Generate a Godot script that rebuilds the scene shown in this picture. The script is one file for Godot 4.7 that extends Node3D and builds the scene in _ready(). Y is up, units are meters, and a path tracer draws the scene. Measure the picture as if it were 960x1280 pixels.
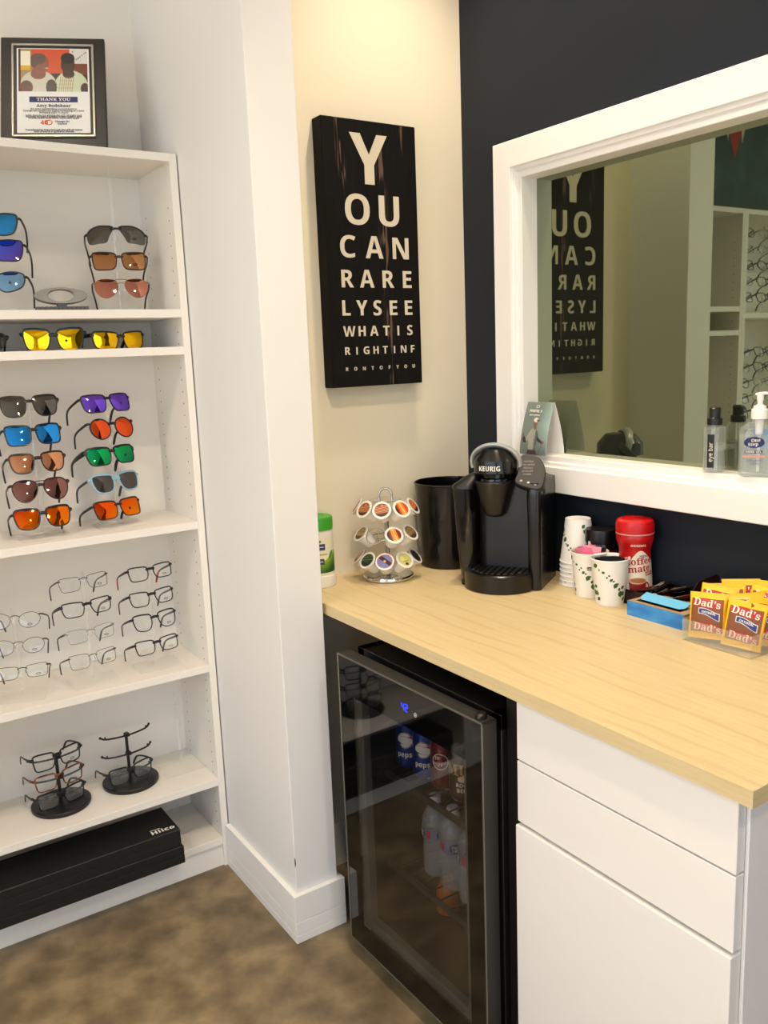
extends Node3D

# ---------------------------------------------------------------- mesh builder
class MB:
	var v := PackedVector3Array()
	var uv := PackedVector2Array()
	var xf := Transform3D.IDENTITY

	func t(a: Vector3, b: Vector3, c: Vector3, ua := Vector2.ZERO, ub := Vector2.ZERO, uc := Vector2.ZERO) -> void:
		v.append(a); v.append(b); v.append(c)
		uv.append(ua); uv.append(ub); uv.append(uc)

	func q(a: Vector3, b: Vector3, c: Vector3, d: Vector3, ua := Vector2(0, 0), ub := Vector2(1, 0), uc := Vector2(1, 1), ud := Vector2(0, 1)) -> void:
		t(a, b, c, ua, ub, uc)
		t(a, c, d, ua, uc, ud)

	func swap(i: int) -> void:
		var p := v[i + 1]; v[i + 1] = v[i + 2]; v[i + 2] = p
		var r := uv[i + 1]; uv[i + 1] = uv[i + 2]; uv[i + 2] = r

	# mode 0 open sheet, 1 closed shell, 2 convex solid
	func fin(i0: int, mode: int) -> void:
		for i in range(i0, v.size()):
			v[i] = xf * v[i]
		if mode == 0 or i0 >= v.size():
			return
		var c := Vector3.ZERO
		for i in range(i0, v.size()):
			c += v[i]
		c /= float(v.size() - i0)
		if mode == 2:
			for i in range(i0, v.size(), 3):
				var n := (v[i + 2] - v[i]).cross(v[i + 1] - v[i])
				if n.dot((v[i] + v[i + 1] + v[i + 2]) / 3.0 - c) < 0.0:
					swap(i)
			return
		var vol := 0.0
		for i in range(i0, v.size(), 3):
			vol += (v[i] - c).dot((v[i + 1] - c).cross(v[i + 2] - c))
		if vol > 0.0:
			for i in range(i0, v.size(), 3):
				swap(i)

	func box(c: Vector3, s: Vector3, b := 0.0) -> MB:
		var i0 := v.size()
		var h := s * 0.5
		b = minf(b, minf(h.x, minf(h.y, h.z)) * 0.9)
		var pt := func(sx: int, sy: int, sz: int, ax: int) -> Vector3:
			var p := Vector3((h.x - b) * sx, (h.y - b) * sy, (h.z - b) * sz)
			p[ax] = h[ax] * [sx, sy, sz][ax]
			return c + p
		for ax in 3:
			var u: int = (ax + 1) % 3
			var w: int = (ax + 2) % 3
			for s0 in [-1, 1]:
				var cs := []
				for k in [[-1, -1], [1, -1], [1, 1], [-1, 1]]:
					var g := [0, 0, 0]
					g[ax] = s0; g[u] = k[0]; g[w] = k[1]
					cs.append(pt.call(g[0], g[1], g[2], ax))
				q(cs[0], cs[1], cs[2], cs[3])
		if b > 0.0:
			for ax in 3:
				var u: int = (ax + 1) % 3
				var w: int = (ax + 2) % 3
				for k in [[-1, -1], [1, -1], [1, 1], [-1, 1]]:
					var g := [0, 0, 0]
					g[u] = k[0]; g[w] = k[1]
					g[ax] = -1
					var a: Vector3 = pt.call(g[0], g[1], g[2], u)
					var bb: Vector3 = pt.call(g[0], g[1], g[2], w)
					g[ax] = 1
					q(a, bb, pt.call(g[0], g[1], g[2], w), pt.call(g[0], g[1], g[2], u))
			for sx in [-1, 1]:
				for sy in [-1, 1]:
					for sz in [-1, 1]:
						t(pt.call(sx, sy, sz, 0), pt.call(sx, sy, sz, 1), pt.call(sx, sy, sz, 2))
		fin(i0, 2)
		return self

	# box given by its two corners
	func bb(a: Vector3, b: Vector3, bev := 0.0) -> MB:
		return box((a + b) * 0.5, (b - a).abs(), bev)

	# rings: Array of PackedVector3Array of one size; wrap: the rings join into a torus; cap: flat ends
	func loft(rings: Array, wrap := false, cap := true, around := true, mode := 1) -> MB:
		var i0 := v.size()
		var n: int = rings[0].size()
		var m: int = rings.size()
		for i in (m if wrap else m - 1):
			var A: PackedVector3Array = rings[i]
			var B: PackedVector3Array = rings[(i + 1) % m]
			for j in (n if around else n - 1):
				var k := (j + 1) % n
				var u0 := float(j) / n if around else float(j) / (n - 1)
				var u1 := float(j + 1) / n if around else float(j + 1) / (n - 1)
				var v0 := float(i) / (m - 1)
				var v1 := float(i + 1) / (m - 1)
				if not A[j].is_equal_approx(A[k]):
					t(A[j], A[k], B[k], Vector2(u0, v0), Vector2(u1, v0), Vector2(u1, v1))
				if not B[j].is_equal_approx(B[k]):
					t(A[j], B[k], B[j], Vector2(u0, v0), Vector2(u1, v1), Vector2(u0, v1))
		if cap and not wrap:
			for e in [0, m - 1]:
				var R: PackedVector3Array = rings[e]
				var c := Vector3.ZERO
				for p in R: c += p
				c /= float(n)
				for j in n:
					var k := (j + 1) % n
					if R[j].is_equal_approx(R[k]):
						continue
					if e == 0:
						t(c, R[k], R[j])
					else:
						t(c, R[j], R[k])
		fin(i0, mode)
		return self

	# rad: float, Vector2 (side, up) or an array of either, one for each point
	func tube(pts: Array, rad, n := 8, closed := false, up := Vector3.ZERO) -> MB:
		var rings := []
		var m := pts.size()
		var side := Vector3.ZERO
		for i in m:
			var a: Vector3 = pts[(i - 1 + m) % m] if closed or i > 0 else pts[i]
			var b: Vector3 = pts[(i + 1) % m] if closed or i < m - 1 else pts[i]
			var T := (b - a).normalized()
			var S: Vector3
			if up != Vector3.ZERO:
				S = T.cross(up).normalized()
			elif side == Vector3.ZERO:
				S = T.cross(Vector3.UP if absf(T.y) < 0.9 else Vector3.RIGHT).normalized()
			else:
				S = (side - T * side.dot(T)).normalized()
			side = S
			var U := S.cross(T).normalized()
			var r = rad[i] if rad is Array else rad
			var r2: Vector2 = r if r is Vector2 else Vector2(r, r)
			var ring := PackedVector3Array()
			for k in n:
				var an := TAU * k / n + (PI / n if n == 4 else 0.0)
				ring.append(Vector3(pts[i]) + S * cos(an) * r2.x + U * sin(an) * r2.y)
			rings.append(ring)
		return loft(rings, closed)

	# prof: (radius, height) pairs turned about y
	func lathe(prof: Array, n := 28, a0 := 0.0, a1 := TAU, mode := 1) -> MB:
		var rings := []
		var full := absf(a1 - a0 - TAU) < 0.001
		for p in prof:
			var ring := PackedVector3Array()
			for k in (n if full else n + 1):
				var an := a0 + (a1 - a0) * k / n
				ring.append(Vector3(sin(an) * p.x, p.y, cos(an) * p.x))
			rings.append(ring)
		return loft(rings, false, full and mode == 1, full, mode if full else 0)

	# polygon in x and y, pushed from z0 to z1, its front edge eased by bev
	func prism(poly: PackedVector2Array, z0: float, z1: float, bev := 0.0) -> MB:
		var i0 := v.size()
		var n := poly.size()
		var ins := func(e: float) -> PackedVector2Array:
			var o := PackedVector2Array()
			var area := 0.0
			for i in n:
				area += poly[i].cross(poly[(i + 1) % n])
			var sg := signf(area)
			for i in n:
				var d0 := (poly[i] - poly[(i - 1 + n) % n]).normalized()
				var d1 := (poly[(i + 1) % n] - poly[i]).normalized()
				var nn := (Vector2(-d0.y, d0.x) + Vector2(-d1.y, d1.x)) * sg
				var l := maxf(nn.length_squared(), 0.4)
				o.append(poly[i] + nn * (2.0 * e / l))
			return o
		var layers := [[poly, z0], [poly, z1]]
		if bev > 0.0:
			layers = [[ins.call(bev), z0], [poly, z0 + bev], [poly, z1 - bev], [ins.call(bev), z1]]
		for l in layers.size() - 1:
			var A: PackedVector2Array = layers[l][0]
			var B: PackedVector2Array = layers[l + 1][0]
			for i in n:
				var k := (i + 1) % n
				q(Vector3(A[i].x, A[i].y, layers[l][1]), Vector3(A[k].x, A[k].y, layers[l][1]), Vector3(B[k].x, B[k].y, layers[l + 1][1]), Vector3(B[i].x, B[i].y, layers[l + 1][1]))
		for e in [0, layers.size() - 1]:
			var P: PackedVector2Array = layers[e][0]
			var tr := Geometry2D.triangulate_polygon(P)
			var area := 0.0
			for i in n:
				area += P[i].cross(P[(i + 1) % n])
			for k in range(0, tr.size(), 3):
				var a := P[tr[k]]; var b := P[tr[k + 1]]; var c := P[tr[k + 2]]
				var ccw := (b - a).cross(c - a) > 0.0
				var same := ccw == (area > 0.0)
				if (e != 0) != same:
					var h := b; b = c; c = h
				t(Vector3(a.x, a.y, layers[e][1]), Vector3(b.x, b.y, layers[e][1]), Vector3(c.x, c.y, layers[e][1]))
		fin(i0, 1)
		return self

	func ell(c: Vector3, r: Vector3, nu := 14, nv := 8) -> MB:
		var rings := []
		for i in nv + 1:
			var a := -PI / 2 + PI * i / nv
			var ring := PackedVector3Array()
			for k in nu:
				var b := TAU * k / nu
				ring.append(c + Vector3(cos(a) * sin(b) * r.x, sin(a) * r.y, cos(a) * cos(b) * r.z))
			rings.append(ring)
		return loft(rings, false, false)

	# bends what was added since i0 round the y axis: x becomes arc length, z becomes height above the radius rf(y)
	func bend(i0: int, rf: Callable, angle := 0.0) -> void:
		for i in range(i0, v.size()):
			var p := v[i]
			var r: float = rf.call(p.y)
			var an := angle + p.x / r
			v[i] = Vector3(sin(an) * (r + p.z), p.y, cos(an) * (r + p.z))

	func moved(i0: int, m: Transform3D) -> void:
		for i in range(i0, v.size()):
			v[i] = m * v[i]

	# normals averaged over the faces that meet at a point within the given angle
	func mesh(angle := 38.0) -> ArrayMesh:
		var lim := cos(deg_to_rad(angle))
		var nt := v.size() / 3
		var fn := PackedVector3Array()
		var fa := PackedVector3Array()
		fn.resize(nt); fa.resize(nt)
		var at := {}
		var key := []
		key.resize(v.size())
		for f in nt:
			var n := (v[f * 3 + 2] - v[f * 3]).cross(v[f * 3 + 1] - v[f * 3])
			fa[f] = n
			fn[f] = n.normalized()
			for k in 3:
				var i := f * 3 + k
				var kk := Vector3i((v[i] * 40000.0).round())
				key[i] = kk
				if at.has(kk):
					at[kk].append(f)
				else:
					at[kk] = [f]
		var nn := PackedVector3Array()
		nn.resize(v.size())
		for i in v.size():
			var f := i / 3
			var s := Vector3.ZERO
			for g in at[key[i]]:
				if fn[f].dot(fn[g]) > lim:
					s += fa[g]
			nn[i] = s.normalized() if s.length_squared() > 0.0 else fn[f]
		var a := []
		a.resize(Mesh.ARRAY_MAX)
		a[Mesh.ARRAY_VERTEX] = v
		a[Mesh.ARRAY_NORMAL] = nn
		a[Mesh.ARRAY_TEX_UV] = uv
		var m := ArrayMesh.new()
		m.add_surface_from_arrays(Mesh.PRIMITIVE_TRIANGLES, a)
		return m

# ---------------------------------------------------------------- naming and placing
var taken := {}

func numbered(n: String) -> String:
	if not taken.has(n):
		taken[n] = 0
		return n
	taken[n] += 1
	return "%s_%03d" % [n, taken[n]]

func tag(o: Node, label: String, cat: String, group := "") -> void:
	o.set_meta("label", label)
	o.set_meta("category", cat)
	if group != "":
		o.set_meta("group", group)

func thing(called: String, label: String, cat: String, at := Vector3.ZERO, yaw := 0.0, group := "") -> Node3D:
	var o := Node3D.new()
	o.name = numbered(called)
	o.position = at
	o.rotation.y = deg_to_rad(yaw)
	tag(o, label, cat, group)
	add_child(o)
	return o

func part(par: Node, called: String, b: MB, m: Material, angle := 38.0, label := "") -> MeshInstance3D:
	var o := MeshInstance3D.new()
	o.name = called
	o.mesh = b.mesh(angle)
	o.material_override = m
	if label != "":
		o.set_meta("label", label)
	par.add_child(o, true)
	return o

func solo(called: String, b: MB, m: Material, label: String, cat: String, at := Vector3.ZERO, yaw := 0.0, group := "", angle := 38.0) -> MeshInstance3D:
	var o := part(self, numbered(called), b, m, angle)
	o.position = at
	o.rotation.y = deg_to_rad(yaw)
	tag(o, label, cat, group)
	return o

func struct(called: String, b: MB, m: Material, par: Node = null) -> MeshInstance3D:
	var o := part(par if par else self, called if par else numbered(called), b, m)
	if par == null:
		o.set_meta("kind", "structure")
	return o

func copy(o: Node3D, label: String, at: Vector3, yaw := 0.0) -> Node3D:
	var c: Node3D = o.duplicate()
	var nm := String(o.name)
	c.name = numbered(nm.left(-4) if nm.right(3).is_valid_int() else nm)
	c.position = at
	c.rotation.y = deg_to_rad(yaw)
	c.set_meta("label", label)
	add_child(c)
	return c

# ---------------------------------------------------------------- materials
func mat(c: Color, rough := 0.5, metal := 0.0, spec := 0.5) -> StandardMaterial3D:
	var m := StandardMaterial3D.new()
	m.albedo_color = c
	m.roughness = rough
	m.metallic = metal
	m.metallic_specular = spec
	return m

func glass(c: Color, a: float, rough := 0.03) -> StandardMaterial3D:
	var m := mat(Color(c.r, c.g, c.b, a), rough)
	m.transparency = BaseMaterial3D.TRANSPARENCY_ALPHA
	m.cull_mode = BaseMaterial3D.CULL_DISABLED
	return m

func printed(im: Image, rough := 0.45) -> StandardMaterial3D:
	var m := mat(Color.WHITE, rough)
	m.albedo_texture = ImageTexture.create_from_image(im)
	m.texture_repeat = false
	return m

func noise_tex(freq: float, oct: int, cols: Array, offs: Array, sd := 1, size := 512, kind := FastNoiseLite.TYPE_SIMPLEX_SMOOTH) -> NoiseTexture2D:
	var n := FastNoiseLite.new()
	n.noise_type = kind
	n.seed = sd
	n.frequency = freq
	n.fractal_octaves = oct
	var g := Gradient.new()
	g.offsets = PackedFloat32Array(offs)
	g.colors = PackedColorArray(cols)
	var x := NoiseTexture2D.new()
	x.width = size; x.height = size
	x.seamless = true
	x.noise = n
	x.color_ramp = g
	return x

func tri_mat(tex: Texture2D, rough: float, scale: Vector3, spec := 0.5) -> StandardMaterial3D:
	var m := mat(Color.WHITE, rough, 0.0, spec)
	m.albedo_texture = tex
	m.uv1_triplanar = true
	m.uv1_world_triplanar = true
	m.uv1_scale = scale
	return m

# ---------------------------------------------------------------- lettering
var fonts := {}

func font(kind: String, bold: bool) -> SystemFont:
	var k := kind + str(bold)
	if not fonts.has(k):
		var f := SystemFont.new()
		f.font_names = PackedStringArray([kind])
		f.font_weight = 700 if bold else 400
		fonts[k] = f
	return fonts[k]

func text_mesh(s: String, h: float, bold := true, kind := "Droid Sans", depth := 0.0006) -> TextMesh:
	var t := TextMesh.new()
	t.text = s
	t.font = font(kind, bold)
	t.font_size = 64
	t.pixel_size = h / (0.714 * 64.0)
	t.depth = depth
	t.curve_step = 2.0 if h > 0.02 else 6.0
	return t

func text(par: Node, s: String, h: float, m: Material, at: Transform3D, bold := true, kind := "Droid Sans", called := "lettering", wide := 1.0) -> MeshInstance3D:
	var o := MeshInstance3D.new()
	o.name = called
	o.mesh = text_mesh(s, h, bold, kind)
	o.material_override = m
	o.transform = at * Transform3D(Basis.from_scale(Vector3(wide, 1, 1)), Vector3.ZERO)
	par.add_child(o, true)
	return o

# lettering added to a builder, so that it can be bent round a can or a cup
func letters(b: MB, s: String, h: float, at: Transform3D, bold := true, kind := "Droid Sans") -> int:
	var i0 := b.v.size()
	var a := text_mesh(s, h, bold, kind, 0.0004).get_mesh_arrays()
	var vs: PackedVector3Array = a[Mesh.ARRAY_VERTEX]
	var ix = a[Mesh.ARRAY_INDEX]
	if ix == null or ix.size() == 0:
		ix = PackedInt32Array(range(vs.size()))
	for i in range(0, ix.size() / 3 * 3, 3):
		b.t(at * vs[ix[i]], at * vs[ix[i + 1]], at * vs[ix[i + 2]])
	return i0

func at2(x: float, y: float, z := 0.0, deg := 0.0) -> Transform3D:
	return Transform3D(Basis(Vector3(0, 0, 1), deg_to_rad(deg)), Vector3(x, y, z))

# flat blobs (ellipse, leaf) in x and y with rings enough to bend
func blob(b: MB, c: Vector2, r: Vector2, deg := 0.0, leaf := false, z := 0.0003, n := 20) -> int:
	var i0 := b.v.size()
	var rot := Transform2D(deg_to_rad(deg), c)
	var prev := PackedVector3Array()
	for ring in [0.0, 0.5, 1.0]:
		var cur := PackedVector3Array()
		for k in n:
			var a := TAU * k / n
			var p: Vector2 = Vector2(cos(a) * r.x, sin(a) * r.y * (absf(sin(a)) if leaf else 1.0)) * float(ring)
			p = rot * p
			cur.append(Vector3(p.x, p.y, z))
		if prev.size():
			for k in n:
				var j := (k + 1) % n
				b.t(prev[k], cur[j], cur[k])
				if ring > 0.6:
					b.t(prev[k], prev[j], cur[j])
		prev = cur
	return i0

# a rectangle in x and y cut into columns so that it can bend
func patch(b: MB, x0: float, y0: float, x1: float, y1: float, z := 0.0003, nx := 8, ny := 2) -> int:
	var i0 := b.v.size()
	for i in nx:
		for j in ny:
			var a := Vector2(lerpf(x0, x1, float(i) / nx), lerpf(y0, y1, float(j) / ny))
			var c := Vector2(lerpf(x0, x1, float(i + 1) / nx), lerpf(y0, y1, float(j + 1) / ny))
			var u0 := float(i) / nx
			var u1 := float(i + 1) / nx
			var v0 := 1.0 - float(j) / ny
			var v1 := 1.0 - float(j + 1) / ny
			b.q(Vector3(a.x, c.y, z), Vector3(c.x, c.y, z), Vector3(c.x, a.y, z), Vector3(a.x, a.y, z), Vector2(u0, v1), Vector2(u1, v1), Vector2(u1, v0), Vector2(u0, v0))
	return i0

# ---------------------------------------------------------------- drawing on images
func paint(w: int, h: int, c: Color) -> Image:
	var im := Image.create(w, h, false, Image.FORMAT_RGB8)
	im.fill(c)
	return im

func dot(im: Image, cx: float, cy: float, rx: float, ry: float, c: Color, deg := 0.0) -> void:
	var m := int(ceil(maxf(rx, ry)))
	var ca := cos(deg_to_rad(deg)); var sa := sin(deg_to_rad(deg))
	for y in range(maxi(0, int(cy) - m), mini(im.get_height(), int(cy) + m + 1)):
		for x in range(maxi(0, int(cx) - m), mini(im.get_width(), int(cx) + m + 1)):
			var dx := x - cx; var dy := y - cy
			var u := (dx * ca + dy * sa) / rx; var w := (-dx * sa + dy * ca) / ry
			if u * u + w * w <= 1.0:
				im.set_pixel(x, y, c)

func poly(im: Image, pts: Array, c: Color) -> void:
	var P := PackedVector2Array(pts)
	var lo := P[0]; var hi := P[0]
	for p in P:
		lo = lo.min(p); hi = hi.max(p)
	for y in range(maxi(0, int(lo.y)), mini(im.get_height(), int(hi.y) + 1)):
		for x in range(maxi(0, int(lo.x)), mini(im.get_width(), int(hi.x) + 1)):
			if Geometry2D.is_point_in_polygon(Vector2(x + 0.5, y + 0.5), P):
				im.set_pixel(x, y, c)

func line(im: Image, a: Vector2, b: Vector2, w: float, c: Color) -> void:
	var d := (b - a).normalized().orthogonal() * w * 0.5
	poly(im, [a + d, b + d, b - d, a - d], c)

# closed Catmull-Rom through the points
func smooth(pts: Array, per := 5) -> PackedVector2Array:
	var o := PackedVector2Array()
	var n := pts.size()
	for i in n:
		var p0: Vector2 = pts[(i - 1 + n) % n]; var p1: Vector2 = pts[i]; var p2: Vector2 = pts[(i + 1) % n]; var p3: Vector2 = pts[(i + 2) % n]
		for k in per:
			o.append(p1.cubic_interpolate(p2, p0, p3, float(k) / per))
	return o

func curve(pts: Array, per := 6) -> Array:
	var o := []
	var n := pts.size()
	for i in n - 1:
		var p0: Vector3 = pts[maxi(i - 1, 0)]; var p3: Vector3 = pts[mini(i + 2, n - 1)]
		for k in per:
			o.append(Vector3(pts[i]).cubic_interpolate(pts[i + 1], p0, p3, float(k) / per))
	o.append(pts[n - 1])
	return o

# ---------------------------------------------------------------- shared materials
var white_paint: Material
var laminate: Material
var black_plastic: Material
var gloss_black: Material
var chrome: Material
var acrylic: Material
var plate_clear: Material
var paper_white: Material
var ink_white: Material
var ink_black: Material
var steel: Material
var wood: Material

const CT := 0.8795          # worktop height
const ZB := -0.1905         # front of the bookcases
const XB := -0.7935         # right side of the first bookcase

func make_materials() -> void:
	white_paint = mat(Color(0.93, 0.92, 0.905), 0.42)
	laminate = mat(Color(0.905, 0.885, 0.85), 0.38)
	black_plastic = mat(Color(0.035, 0.034, 0.035), 0.36)
	gloss_black = mat(Color(0.02, 0.02, 0.022), 0.12)
	chrome = mat(Color(0.86, 0.85, 0.83), 0.12, 1.0)
	steel = mat(Color(0.55, 0.54, 0.52), 0.34, 0.85)
	acrylic = glass(Color(0.95, 0.97, 0.96), 0.04)
	plate_clear = glass(Color(0.90, 0.90, 0.86), 0.10, 0.3)
	paper_white = mat(Color(0.93, 0.92, 0.9), 0.7)
	ink_white = mat(Color(0.9, 0.88, 0.83), 0.6)
	ink_black = mat(Color(0.05, 0.05, 0.05), 0.6)
	wood = mat(Color.WHITE, 0.42)
	wood.albedo_texture = ImageTexture.create_from_image(wood_image())

# pale maple with its grain along z; the picture repeats every 0.8 m
func wood_image() -> Image:
	var W := 512
	var im := Image.create(W, W, false, Image.FORMAT_RGB8)
	var n := FastNoiseLite.new(); n.seed = 4; n.frequency = 0.05; n.fractal_octaves = 3
	var n2 := FastNoiseLite.new(); n2.seed = 9; n2.frequency = 0.012; n2.fractal_octaves = 2
	var n3 := FastNoiseLite.new(); n3.seed = 21; n3.frequency = 0.35; n3.fractal_octaves = 1
	var base := Color(0.82, 0.745, 0.57)
	var dark := Color(0.66, 0.53, 0.37)
	for y in W:
		for x in W:
			var fy := sin(TAU * y / W) * 30.0
			var fz := cos(TAU * y / W) * 30.0
			var warp := n2.get_noise_3d(x * 0.9, fy, fz) * 11.0
			var r := (x + warp) * 0.11
			var ring := pow(absf(sin(r)), 14.0) * 0.16 * clampf(0.5 + n2.get_noise_3d(x * 2.0 + 300, fy, fz) * 2.2, 0.0, 1.0)
			var streak := n.get_noise_3d(x * 4.0, fy * 0.5, fz * 0.5) * 0.14
			var fib := n3.get_noise_3d(x * 2.0, fy * 0.7, fz * 0.7) * 0.05
			im.set_pixel(x, y, base.lerp(dark, clampf(ring * 1.4 + streak + fib + 0.06, 0.0, 1.0)))
	return im

# ---------------------------------------------------------------- camera and light
func make_view() -> void:
	var cam := Camera3D.new()
	cam.name = "camera"
	cam.transform = Transform3D(Basis(Vector3(0.83176729, -0.03845666, 0.55379081), Vector3(0.13186326, 0.98273177, -0.12980887), Vector3(-0.53923581, 0.18099543, 0.82247516)), Vector3(-1.6704, 1.4924, 2.0624))
	cam.fov = 61.42
	cam.near = 0.05
	add_child(cam)
	var we := WorldEnvironment.new()
	we.name = "environment"
	var e := Environment.new()
	e.background_mode = Environment.BG_SKY
	var sk := Sky.new()
	var ps := ProceduralSkyMaterial.new()
	ps.sky_top_color = Color(0.42, 0.58, 0.85)
	ps.sky_horizon_color = Color(0.82, 0.87, 0.93)
	ps.ground_horizon_color = Color(0.62, 0.62, 0.6)
	ps.ground_bottom_color = Color(0.45, 0.44, 0.42)
	ps.energy_multiplier = 1.4
	sk.sky_material = ps
	e.sky = sk
	e.tonemap_mode = Environment.TONE_MAPPER_LINEAR
	e.tonemap_exposure = 0.785
	e.sdfgi_enabled = true
	e.ssao_enabled = true
	e.ssil_enabled = true
	we.environment = e
	add_child(we)
	var sun := DirectionalLight3D.new()
	sun.name = "sun"
	sun.light_color = Color(1.0, 0.95, 0.87)
	sun.light_energy = 15.0
	sun.light_angular_distance = 0.6
	sun.shadow_enabled = true
	sun.look_at_from_position(Vector3.ZERO, Vector3(0.75, -0.68, -0.12), Vector3.UP)
	add_child(sun)
	# daylight that comes in through the two big windows
	window_light("left_window_daylight", Vector3(-4.12, 1.65, 2.0), Vector3(1, 0, 0), Vector2(2.6, 1.7), 5.4)
	window_light("front_window_daylight", Vector3(-2.3, 1.45, 4.32), Vector3(0, 0, -1), Vector2(2.8, 2.2), 4.2)

func window_light(called: String, at: Vector3, dir: Vector3, size: Vector2, energy: float) -> void:
	var l := AreaLight3D.new()
	l.name = called
	l.light_color = Color(0.91, 0.96, 1.0)
	l.light_energy = energy
	l.area_size = size
	l.area_normalize_energy = true
	l.area_range = 12.0
	l.shadow_enabled = true
	l.look_at_from_position(at, at + dir, Vector3.UP)
	add_child(l)

func downlight(at: Vector3, energy: float, cone: float, label: String) -> void:
	var o := thing("ceiling_downlight", label, "ceiling light", at, 0.0, "recessed ceiling lights")
	var b := MB.new()
	b.lathe([Vector2(0.045, 0.012), Vector2(0.062, 0.012), Vector2(0.064, -0.004), Vector2(0.06, -0.008), Vector2(0.047, -0.006), Vector2(0.045, 0.012)], 32, 0, TAU, 1)
	part(o, "trim_ring", b, white_paint)
	var e := mat(Color(1, 0.95, 0.85), 0.5)
	e.emission_enabled = true
	e.emission = Color(1.0, 0.92, 0.81)
	e.emission_energy_multiplier = 6.0
	part(o, "lamp_face", MB.new().lathe([Vector2(0, 0.012), Vector2(0.045, 0.012), Vector2(0.045, 0.006), Vector2(0, 0.006)], 28), e)
	var l := SpotLight3D.new()
	l.name = "lamp"
	l.light_color = Color(1.0, 0.915, 0.80)
	l.light_energy = energy
	l.light_size = 0.045
	l.spot_range = 8.0
	l.spot_attenuation = 2.0
	l.spot_angle = cone
	l.spot_angle_attenuation = 0.7
	l.shadow_enabled = true
	l.position = Vector3(0, -0.012, 0)
	l.rotation.x = -PI / 2
	o.add_child(l)

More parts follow.
